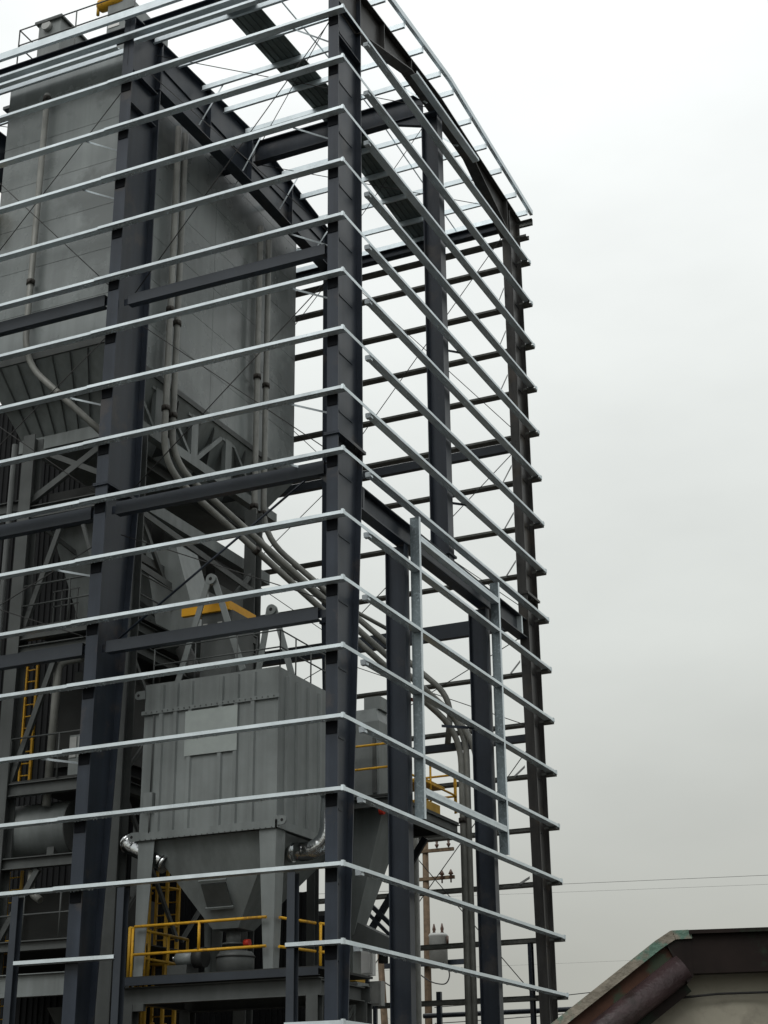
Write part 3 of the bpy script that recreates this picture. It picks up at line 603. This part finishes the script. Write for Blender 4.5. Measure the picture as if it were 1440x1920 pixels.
# rooftop fan box with lifting A frames and orange-yellow hood
t = thing('fan_unit', (-4.6, 2.9, DZ1), 'grey fan box with orange yellow hood on top of the dust collector', 'fan')
MB().box((-5.0,2.5,11.67), (-4.15,3.5,13.5)).build('housing', 'structure_grey', t)
m = MB().box((-5.52,2.42,13.50), (-4.2,2.54,13.72)).box((-4.32,2.54,13.50), (-4.2,3.7,13.72)); m.build('hood_beam', 'orange_yellow', t)
MB().box((-5.2,2.56,13.5), (-4.34,3.6,13.56)).build('hood_plate', 'orange_yellow', t)
MB().tube([(-5.0,3.0,12.0),(-5.5,3.0,12.3),(-5.8,3.0,12.9)], .2, 10).build('duct', 'shadow_grey', t)
for xx in (-4.95, -4.55): MB().box((xx,2.49,13.1),(xx+.12,2.497,13.25)).build('label_plate', 'transformer', t)
def aframe(x, y, zt, xl, zl, xr, zr_, lbl):
    t = thing('lifting_frame', (x, y, DZ1), lbl, 'lifting frame', 'lifting frames on the dust collector')
    for (xx, zz) in ((xl, zl), (xr, zr_)):
        MB().bar((x+(-.06 if xx < x else .06), y+(.0 if xx < x else .05), zt), (xx, y+(.0 if xx < x else .05), zz), .15, .035, (1,0,0)).build('arm', 'machine_grey', t)
    MB().tube([(x, y-.03, zt), (x, y+.08, zt)], .13, 14).build('eye', 'machine_grey', t); MB().tube([(x, y-.036, zt), (x, y+.086, zt)], .045, 10).build('hole', 'rubber', t)
aframe(-4.5, 2.05, 14.18, -5.42, 11.4, -3.6, 11.85, 'tall grey A shaped lifting frame left of the other, by the orange yellow hood')
aframe(-3.55, 3.3, 13.65, -3.95, 11.7, -2.95, 11.8, 'smaller grey A shaped lifting frame right of the other, near the corner column')
# flexible / shiny ducts
def duct(name, pts, r, label):
    path = fillet(pts, .6, 12); n = len(path); rr = [r*(1+.05*(i % 2)) for i in range(n)]
    o = MB().tube(path, rr, 16).build(name, 'shiny_duct'); tag(o, label, 'duct', 'shiny metal elbow ducts')
    for e in (0, -1):
        a, b = path[e], path[1 if e == 0 else -2]; d = (b-a).normalized(); MB().tube([a, a+d*.1], r*1.14, 16).build('collar', 'shiny_duct', o)
    return o
duct('elbow_duct', [(-6.5,2.0,8.15),(-6.3,1.98,8.02),(-5.75,1.98,7.75),(-5.42,2.02,7.55)], .19, 'shiny silver elbow duct left of the dust collector hopper')
duct('elbow_duct', [(-2.75,2.9,7.75),(-2.2,2.95,7.72),(-1.85,3.0,8.0),(-1.8,3.0,9.0)], .2, 'shiny silver elbow duct right of the dust collector against the corner column')

# ------------------------------------------------------------------ front platform with yellow rails
PF = thing('access_platform', (-3.6, 2.6, .16), 'dark steel platform with bright yellow guard rails beneath the dust collector', 'platform')
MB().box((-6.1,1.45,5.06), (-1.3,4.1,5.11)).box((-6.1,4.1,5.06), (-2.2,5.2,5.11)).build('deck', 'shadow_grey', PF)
MB().sweep(Cp(.10, .16, .012), (-6.15,1.42,5.0), (-1.25,1.42,5.0), (0,1,0)).build('edge_channel', 'strut_steel', PF)
beam((-6.1,1.62,4.72), (-1.3,1.62,4.72), .36, .22, 'structure_grey', PF); beam((-6.1,3.95,4.72), (-1.3,3.95,4.72), .36, .22, 'structure_grey', PF)
beam((-1.45,1.7,4.72), (-1.45,3.8,4.72), .3, .2, 'structure_grey', PF); beam((-5.9,1.8,4.72), (-5.9,3.8,4.72), .3, .2, 'structure_grey', PF)
for x, y in ((-5.9,1.62), (-1.45,1.62), (-5.9,3.95), (-1.45,3.95)): leg(x, y, .16, 4.54, .26, .28, 'structure_grey', PF)
MB().box((-5.95,1.5,4.4),(-5.5,1.6,4.54)).build('knee_plate','structure_grey',PF)
def yrail(a, b, z=5.11, posts=(0, .5, 1), r=.032, parent=PF, mat='yellow', h=1.06):
    a, b = V((*a, z)), V((*b, z))
    for hh in (h, h*.44): MB().tube([a+V((0,0,hh)), b+V((0,0,hh))], r, 8).build('rail', mat, parent)
    for t in posts:
        p = a.lerp(b, t); MB().tube([p+V((0,0,h*.44 if t in (.5, .52) else 0)), p+V((0,0,h))], r*1.05, 8).build('post', mat, parent)
yrail((-5.82,1.52), (-2.55,1.52), posts=(.5,)); yrail((-2.36,1.75), (-2.1,2.9), posts=()); yrail((-2.05,3.0), (-1.85,3.55), posts=(.05,))
yrail((-6.0,1.6), (-6.0,4.0), posts=(0,.33,.66,1), mat='yellow_old')
for y in (1.62, 1.72, 1.9, 2.1): MB().tube([(-6.0+.03*(y*7 % 3),y,4.9),(-6.0+.03*(y*7 % 3),y,6.15)], .03, 8).build('post', 'yellow', PF)
# machinery on the platform
t = thing('dust_drum', (-4.1, 2.95, 5.11), 'dark grey collecting drum under the dust collector outlet', 'drum')
MB().tube([(-4.1,2.95,5.11),(-4.1,2.95,5.6),(-4.1,2.95,5.68)], [.42,.42,.36], 16).build('body', 'structure_grey', t); MB().tube([(-4.1,2.95,5.68),(-4.1,2.95,5.8)], .14, 12).build('neck', 'structure_grey', t)
MB().tube([(-4.1,2.95,5.55),(-4.1,2.95,5.58)], .44, 16).build('hoop', 'shadow_grey', t)
t = thing('pump_motor', (-5.1, 2.6, 5.11), 'small grey pump motor on the platform behind the yellow rail', 'motor')
MB().box((-5.45,2.3,5.11),(-4.95,2.8,5.4)).build('base', 'structure_grey', t); MB().tube([(-5.3,2.5,5.55),(-4.85,2.5,5.55)], .15, 12).build('body', 'machine_grey', t)
MB().tube([(-4.85,2.5,5.55),(-4.6,2.5,5.55)], .22, 12).build('casing', 'shadow_grey', t); MB().tube([(-5.34,2.36,5.55),(-5.3,2.36,5.55)], .05, 8).build('cap', 'shiny_duct', t)

# yellow caged ladder behind the dust collector
def ladder(name, x, y, z0, z1, label, mat, cage=True, w=.5, group='yellow access ladders'):
    t = thing(name, (x, y, z0), label, 'ladder', group)
    for s in (-1, 1): MB().box((x+s*w/2-.03, y-.03, z0), (x+s*w/2+.03, y+.03, z1)).build('stile', mat, t)
    n = int((z1-z0)/.3)
    for i in range(n): z = z0+.15+i*.3; MB().tube([(x-w/2,y,z),(x+w/2,y,z)], .018, 6).build('rung', mat, t)
    if cage:
        r = .50
        for i in range(int((z1-z0-1.0)/.9)+1):
            z = z0+1.0+i*.9; pts = [(x+r*math.sin(a), y-.35-r*math.cos(a)*.9, z) for a in [R(-130+260*k/10) for k in range(11)]]
            MB().tube(pts, .035, 5).build('hoop', mat, t)
        for k in (1, 3, 5, 7, 9):
            a = R(-130+260*k/10); MB().bar((x+r*math.sin(a), y-.35-r*math.cos(a)*.9, z0+1.0), (x+r*math.sin(a), y-.35-r*math.cos(a)*.9, z1), .07, .07).build('cage_bar', mat, t)
    return t
ladder('caged_ladder', -7.75, 5.8, 3.0, 8.6, 'yellow caged ladder behind the dust collector legs, over the platform', 'yellow_old', True, .62)
ladder('caged_ladder', -7.5, 5.0, .16, 4.4, 'dull yellow caged ladder below the front platform, lowest of the ladders', 'yellow_old')
ladder('ladder', -10.25, 3.0, 9.8, 13.6, 'narrow yellow ladder beside the grey bin leg at the left edge', 'yellow', False, .32)
ladder('ladder', -10.6, 3.4, 3.2, 8.0, 'shaded yellow ladder at the bottom left below the horizontal tank', 'yellow_old', False, .4)

# ------------------------------------------------------------------ horizontal tank and process gear at lower left
t = thing('horizontal_tank', (-10.8, 2.75, 8.0), 'grey horizontal cylindrical tank with flat end left of the second column', 'tank')
MB().tube([(-14.5,2.75,8.76),(-8.35,2.75,8.76)], .66, 32).build('shell', 'machine_grey', t); MB().tube([(-8.35,2.75,8.76),(-8.32,2.75,8.76)], .67, 32).build('end_plate', 'structure_grey', t)
for x in (-12.5, -8.9): MB().box((x,2.3,7.99),(x+.2,3.2,8.4)).build('saddle', 'structure_grey', t)
def unit(name, label, cat, parts, base, group=None):
    t = thing(name, base, label, cat, group)
    for nm, lo, hi, mat in parts: MB().box(lo, hi).build(nm, mat, t)
    return t
t = unit('screen_unit', 'dark grey screening machine on the upper deck behind the bin leg', 'machine', [('housing',(-9.6,3.2,10.4),(-7.6,6.2,12.4),'shadow_grey'),('base',(-9.5,3.3,9.8),(-7.7,6.1,10.4),'backing_black'),('cover',(-9.3,3.5,12.4),(-8.2,5.5,12.9),'structure_grey')], (-8.6,4.7,9.8))
t = unit('control_cabinet', 'light grey twin control cabinet on the deck left of the second column', 'cabinet', [('body',(-8.45,2.3,9.8),(-7.95,2.6,10.9),'machine_grey'),('door',(-8.43,2.28,10.35),(-8.24,2.3,10.85),'transformer'),('door',(-8.18,2.28,10.35),(-7.98,2.3,10.85),'transformer')], (-8.2,2.45,9.8))
t = unit('feed_bin', 'dark feed bin at ground level behind the second column', 'hopper', [('body',(-10.6,3.6,6.11),(-8.9,7.2,7.6),'shadow_grey')], (-8.3,5.2,2))
cone(-8.9,4.6,3.6,4.8,.8,.3,'structure_grey',t,'cone'); 
MB().tube([(-8.9,4.6,2.9),(-8.9,4.6,3.6)], .25, 12).build('spout','shadow_grey',t)
t = unit('sky_blocker', 'added dark sheet wall blocking sky and light behind the bin stand', 'light blocker', [], (-11.5,11,.16))  # added sheets that block sky and light behind the stand
def sheet(p, dirv, width, z1, parent, z0=.16):
    d = V(dirv); nrm = V((0,0,1)).cross(d)*-1; pr = []; n = 5; w = width+.03; p = V(p)+nrm*random.choice((0,.012))
    for j in range(n):
        a = w*j/n; q = w/n; pr += [(a, 0), (a+.5*q, 0), (a+.6*q, .04), (a+.9*q, .04)]
    pr.append((w, 0)); prof = pr+[(a, b-.006) for a, b in pr][::-1]
    MB().loft([V(p)+d*a+nrm*b+V((0,0,z0)) for a, b in prof], [V(p)+d*a+nrm*b+V((0,0,z1)) for a, b in prof]).build('blocker_sheet', 'backing_black', parent)
for i in range(6): sheet((-16.6+i*.98, 12.1, 0), (1,0,0), .98, 18.5-.4*(i % 2), t)
for i in range(5): sheet((-10.72+i*.9, 12.1, 0), (1,0,0), .9, (8.3, 8.6, 8.0, 8.4, 7.7)[i], t)
for z in (4, 7.6): MB().box((-16,12.2,z),(-6.3,12.4,z+.25)).build('rail_beam', 'shadow_grey', t)
t = unit('sky_blocker', 'added dark sheet box blocking sky and light far left behind the storage bin', 'light blocker', [], (-16,10,.16))  # added sheet box, keeps sky and light out at far left
for i in range(9): sheet((-21.1+i*.98, 8.0, 0), (1,0,0), .98, 23.8, t)
for i in range(4): sheet((-12.28, 8.0+i*.98, 0), (0,1,0), .98, 23.8, t)
MB().box((-21.1,8.1,23.8),(-12.3,12,23.9)).build('roof_plate', 'backing_black', t)
# ------------------------------------------------------------------ second hopper vessel right of the corner column
VS = thing('hopper_vessel', (-3.3, 8.0, .16), 'grey boxy vessel with steep hopper between the corner column and door post', 'hopper')
x0, x1, y0, y1 = -4.3, -2.62, 7.35, 8.7
MB().loft([(x0,y0,9.55),(x1,y0,9.55),(x1,y1,9.55),(x0,y1,9.55)], [(x0,y0,11.75),(x1,y0,11.75),(x1,y1,11.75),(x0,y1,11.75)]).build('housing', 'machine_grey', VS)
MB().loft([(x0,y0,11.75),(x1,y0,11.75),(x1,y1,11.75),(x0,y1,11.75)], [(x0+.35,y0+.25,12.15),(x1-.2,y0+.25,12.15),(x1-.2,y1-.25,12.15),(x0+.35,y1-.25,12.15)]).build('roof', 'machine_grey', VS)
MB().box((-3.2,7.7,12.16),(-2.75,8.3,12.5)).build('vent', 'machine_grey', VS)
MB().loft([(x1-.18,y0-.04,9.9),(x1-.06,y0-.04,9.9),(x1-.06,y0,9.9),(x1-.18,y0,9.9)], [(x1-.15,y0-.06,11.4),(x1-.08,y0-.06,11.4),(x1-.08,y0,11.4),(x1-.15,y0,11.4)]).build('rib', 'structure_grey', VS)
MB().loft([(x0,y0,9.55),(x1+.12,y0,9.55),(x1+.12,y1,9.55),(x0,y1,9.55)][::-1], [(-4.0,7.5,6.5),(-3.42,7.5,6.5),(-3.42,8.0,6.5),(-4.0,8.0,6.5)][::-1]).build('hopper', 'machine_grey', VS)
MB().box((-3.95,7.52,5.55),(-3.45,7.98,6.5)).build('duct', 'machine_grey', VS); MB().box((-4.0,7.48,5.40),(-3.36,8.02,5.55)).build('duct_collar', 'yellow_old', VS)
t = VS
for x, y in ((-4.4,7.2), (-5.2,11.2), (-3.55,11.15)): leg(x, y, .16, 9.5, .22, .24, 'structure_grey', VS)
MB().box((-4.6,6.95,9.72),(-2.1,11.3,9.77)).build('deck', 'shadow_grey', VS)
beam((-4.6,7.0,9.58), (-2.15,7.0,9.58), .24, .16, 'structure_grey', VS); beam((-2.15,7.05,9.58), (-2.15,11.3,9.58), .24, .16, 'structure_grey', VS); beam((-4.6,11.2,9.58), (-2.2,11.2,9.58), .24, .16, 'structure_grey', VS)
yrail((-4.5,7.0), (-2.15,7.0), 9.98, (0,1), .03, VS); yrail((-2.1,8.0), (-2.1,11.15), 10.0, (0,.45,1), .03, VS); yrail((-2.15,11.2), (-4.5,11.2), 10.0, (0,.5,1), .03, VS)
MB().box((-2.9,9.6,9.78),(-2.3,10.5,10.1)).build('hatch_box', 'yellow_old', VS); MB().box((-3.2,9.8,10.65),(-2.4,11.1,10.72)).build('hatch_lid', 'yellow_old', VS)
brace((-4.65,11.0,7.0), (-3.0,11.1,9.4), .17, 'dark_steel', VS); brace((-4.6,10.9,7.75), (-3.7,10.9,6.9), .12, 'dark_steel', VS); brace((-4.75,10.9,7.6), (-3.75,10.9,6.65), .09, 'dark_steel', VS)
MB().tube([(-2.45,7.0,9.35),(-2.33,7.0,9.35)], .09, 8).build('warning_light', 'red', VS)
# inclined screw housing at the hopper foot
t = thing('screw_conveyor', (-3, 8.0, 5.9), 'dark inclined screw conveyor housing under the grey vessel', 'conveyor')
MB().loft([(-3.44,7.5,6.25),(-3.44,8.05,6.25),(-3.44,8.05,6.85),(-3.44,7.5,6.85)], [(-2.4,7.9,6.0),(-2.4,8.4,6.0),(-2.4,8.4,6.3),(-2.4,7.9,6.3)]).build('housing', 'structure_grey', t)
MB().tube([(-2.9,8.1,5.85),(-2.9,8.1,6.1)], .12, 10).build('outlet', 'shadow_grey', t)
t = unit('equipment_stand', 'low grey equipment stand right of the corner column at the bottom', 'stand', [('top',(-4.0,7.45,4.95),(-3.30,8.1,5.38),'machine_grey')], (-3.6,7.8,.16))
for x in (-4.0,-3.42): MB().box((x,7.5,.16),(x+.14,7.64,4.95)).build('leg','machine_grey',t)
brace((-4.0,7.57,3.9),(-3.4,7.57,4.85),.08,'machine_grey',t)
def cabinet(lo, hi, label, mat):
    t = thing('electrical_cabinet', ((lo[0]+hi[0])/2,(lo[1]+hi[1])/2,lo[2]), label, 'cabinet', 'electrical cabinets by the utility pole')
    MB().box(lo, hi).build('body', mat, t); MB().box((lo[0]+.06,lo[1]-.03,lo[2]+.06),(hi[0]-.06,lo[1]-.002,hi[2]-.06)).build('door', mat, t)
    MB().box(((lo[0]+hi[0])/2-.05,lo[1],.0),((lo[0]+hi[0])/2+.05,lo[1]+.1,lo[2]-.002)).build('post','dark_steel',t)
cabinet((-5.6,12.4,6.05),(-5.22,12.6,6.72),'bright white electrical cabinet above the grey one beside the corner column','white_box')
cabinet((-5.42,12.5,5.25),(-5.02,12.75,5.9),'pale grey electrical cabinet below the white one beside the corner column','transformer')

# ------------------------------------------------------------------ utility pole, transformers, wires
UP = thing('utility_pole', (-17.2, 40, 0), 'brown wooden utility pole seen between corner column and door post', 'utility pole')
MB().tube([(-17.3,40,0),(-17.6,40,6),(-17.85,40,10.2)], [.2,.17,.14], 12).build('pole', 'pole_wood', UP)
UP2 = thing('utility_pole', (-15.9, 41, 0), 'tall utility pole with crossarms and insulators right behind the first door post', 'utility pole')
MB().tube([(-15.9,41,0),(-15.9,41,16)], [.2,.14], 12).build('pole', 'pole_wood', UP2)
for z in (14.6, 13.3): MB().box((-17.6,40.8,z),(-14.4,40.95,z+.15)).build('crossarm', 'pole_wood', UP2)
MB().box((-18.2,40.6,9.4),(-13.9,40.8,9.62)).build('crossarm', 'dark_steel', UP2)
MB().box((-17.6,40.5,7.2),(-16.2,40.75,7.3)).build('crossarm', 'dark_steel', UP2)
for x in (-17.45, -16.9, -14.95, -14.5):
    z = 14.0; i = MB().tube([(x,40.7,z-.9),(x,40.7,z-.75),(x,40.7,z-.7),(x,40.7,z-.55),(x,40.7,z-.5),(x,40.7,z-.3)], [.04,.04,.13,.05,.13,.03], 8); i.build('insulator', 'insulator', UP2)
for x in (-17.4, -15.2, -14.6):
    MB().tube([(x,40.75,14.75),(x,40.75,14.9),(x,40.75,14.95),(x,40.75,15.1)], [.03,.11,.05,.08], 8).build('insulator', 'insulator', UP2)
def transformer(x, z, label):
    t = thing('pole_transformer', (x, 40.2, z), label, 'transformer', 'pole mounted transformers')
    MB().tube([(x,40.2,z),(x,40.2,z+1.35),(x,40.2,z+1.4),(x,40.2,z+1.5)], [.42,.42,.46,.4], 18).build('tank', 'transformer', t)
    for dx in (-.2, .2):
        MB().tube([(x+dx,40.2,z+1.5),(x+dx,40.2,z+1.6),(x+dx,40.2,z+1.7),(x+dx,40.2,z+1.95)], [.1,.06,.09,.03], 8).build('bushing', 'insulator', t)
    MB().tube([(x+.5,40.1,z+1.0),(x+.5,40.1,z+1.35)], .06, 8).build('arrester', 'insulator', t)
    pts = [(x+.35,39.9,z+.2),(x+.7,39.9,z-.3),(x+.5,39.9,z-.8),(x-.2,39.9,z-.7),(x-.8,39.9,z-.3)]
    MB().tube(fillet(pts,.4,4), .03, 6).build('lead', 'wire', t)
transformer(-15.0, 9.25, 'grey pole transformer right of the vertical pipe'); transformer(-17.0, 9.15, 'grey pole transformer left of the first door post')
def wire(p0, p1, sag, label, r=.018, n=14, group='overhead power lines'):
    pts = [V(p0).lerp(V(p1), i/n)-V((0,0,sag*4*(i/n)*(1-i/n))) for i in range(n+1)]
    tag(MB().tube(pts, r, 5).build('power_line', 'wire'), label, 'power line', group)
wire((-40,60,16.6),(40,60,14.1),.15,'upper of the two parallel power lines crossing the sky at right',.011)
wire((-40,60,16.2),(40,60,13.5),.15,'lower of the two parallel power lines crossing the sky at right',.006)
wire((-60,90,15.2),(60,90,13.9),.3,'faint lone power line low in the sky at right',.006)
for i, (a, b, s, l) in enumerate([
        ((-17,40.7,13.2),(-30,60,14),.4,'thin wire leaving the lower crossarm to the left'),
        ((-40,75,8.0),(20,48,12.5),.5,'thin wire rising to the right behind the vertical pipes'),
        ((-40,75,7.0),(20,48,11.6),.5,'second thin wire rising to the right behind the vertical pipes'),
        ((-15.6,41,7.6),(6,44,9.6),.3,'thick cable at the bottom rising right from the tall crossarm pole'),
        ((-15.6,41,6.9),(6,44,8.6),.3,'lower thick cable at the bottom rising right from the tall crossarm pole'),
        ((-17.6,40,7.2),(-8,30,5.0),.3,'slack cable hanging from the brown wooden pole')]):
    wire(a, b, s, l, .02 if 'thick' in l else .004)
# pipe rack behind
t = thing('pipe_rack', (-4, 17, 0), 'dark pipe rack crossing low behind the vertical pipes', 'pipe rack')
for z in (4.55, 5.25): MB().tube([(-5.5,16.5,z),(2.2,16.5,z)], .07, 8).build('pipe', 'dark_steel', t)
for x in (-5, -1.6, 2): MB().box((x,16.3,0),(x+.14,16.42,5.9)).build('post', 'dark_steel', t)

# ------------------------------------------------------------------ rusty open skip at lower right
SK = thing('tipping_skip', (11.6, -17.6, 0), 'rust brown steel skip with worn rim and tan tarp at the bottom right', 'skip')
ux = V((.92, .39, 0)).normalized(); uy = V((-.39, .92, 0)).normalized(); P0 = V((11.24, -18.12, 0))    # rim corner foot
def S(a, d, z): return P0+ux*a+uy*d+V((0,0,z))
# tan side sheet: follows the sloped and level rim, slightly wavy
m = MB(); nx, nz = 40, 18; vs_ = []; fs_ = []
def rimz(a): return 2.85+a*.72 if a < 0 else 2.85+a*.02
for i in range(nx+1):
    a = -1.7+i*(4.4/nx); zt = rimz(a)-.12
    for j in range(nz+1):
        z = zt*j/nz; d = .10+.035*math.sin(a*3.1+z*2.2)+.02*math.sin(a*7.3-z*4.7)+.015*math.sin(z*9+a*2)
        vs_.append(S(a, d, z))
for i in range(nx):
    for j in range(nz): q = i*(nz+1)+j; fs_.append((q, q+nz+1, q+nz+2, q+1))
m.add(vs_, fs_, True)
n0 = len(m.v); m.add([v+uy*.05 for v in vs_], [tuple(reversed(f)) for f in fs_], True); m.build('tarp', 'tarp', SK)
MB().sweep(Cp(.10, .24, .012), S(.10,.0,2.735), S(2.75,.0,2.79), uy).build('rim_channel', 'rim_black', SK)
MB().sweep([(-.02,-.012),(.16,-.012),(.16,.012),(-.02,.012)], S(.13,-.07,2.866), S(2.75,-.07,2.918), uy).build('rim_cap', 'rim_black', SK)
sl = V((-1,0,0)); dirl = (ux*-1.0+V((0,0,-.72))).normalized(); nl = dirl.cross(uy).normalized()
if nl.z > 0: nl = -nl
a0 = S(0,0,2.865); L = 2.0
cap_path = [a0+dirl*L, a0+dirl*.10, S(.02,0,2.868), S(.13,0,2.872)]
m = MB()
for p, q in zip(cap_path[:-1], cap_path[1:]):
    m.sweep([(-.07,-.010),(.10,-.010),(.10,.010),(-.07,.010)], p, q, uy)
m.build('rim_cap', 'worn_paint', SK)
m = MB()
for p, q in zip(cap_path[:-1], cap_path[1:]):
    n_ = V((0,0,-1)); m.sweep([(-.010,-.022),(.010,-.022),(.010,.022),(-.010,.022)], p+nl*.028-uy*.062, q+nl*.028-uy*.062, uy)
m.build('rim_lip', 'worn_paint', SK)
MB().sweep([(-.035,-.05),(.03,-.05),(.03,.05),(-.035,.05)], a0+nl*.095+dirl*.06, a0+dirl*L+nl*.095, uy).build('rim_web', 'rim_rust', SK)
MB().tube([a0+nl*.215+dirl*.05-uy*.02, a0+dirl*L+nl*.215-uy*.02], .088, 24).build('rim_tube', 'rim_brown', SK)
MB().sweep([(-.06,-.05),(.06,-.05),(.06,.05),(-.06,.05)], a0+nl*.31+dirl*.1+uy*.06, a0+dirl*L+nl*.31+uy*.06, uy).build('rim_shade_strip', 'rim_black', SK)  # black strip stands in for the shade below the tube
MB().loft([a0+nl*.03-uy*.055+dirl*.05, S(.14,-.055,2.855), S(.14,-.055,2.60), a0+nl*.31-uy*.07+dirl*.10][::-1], [a0+nl*.03+uy*.1+dirl*.05, S(.14,.1,2.855), S(.14,.1,2.60), a0+nl*.31+uy*.1+dirl*.10][::-1]).build('corner_plate', 'rim_black', SK)
MB().tube([S(-.6,.02,2.42), S(.3,.04,2.50), S(1.3,.04,2.52), S(2.7,.04,2.52)], .008, 6).build('tarp_rope', 'rubber', SK)
MB().loft([S(-1.6,.2,.35),S(2.7,.2,.35),S(2.7,2.4,.35),S(-1.6,2.4,.35)], [S(-1.6,.2,1.5),S(2.7,.2,2.6),S(2.7,2.4,2.6),S(-1.6,2.4,1.5)]).build('body', 'rim_brown', SK)
for a in (-1.2, 1.0, 2.4): MB().box(tuple(S(a,.3,0)), tuple(S(a,.3,0)+V((.2,.2,.35)))).build('foot', 'rust', SK)

for o in bpy.data.objects:
    if '_c' in o: del o['_c']
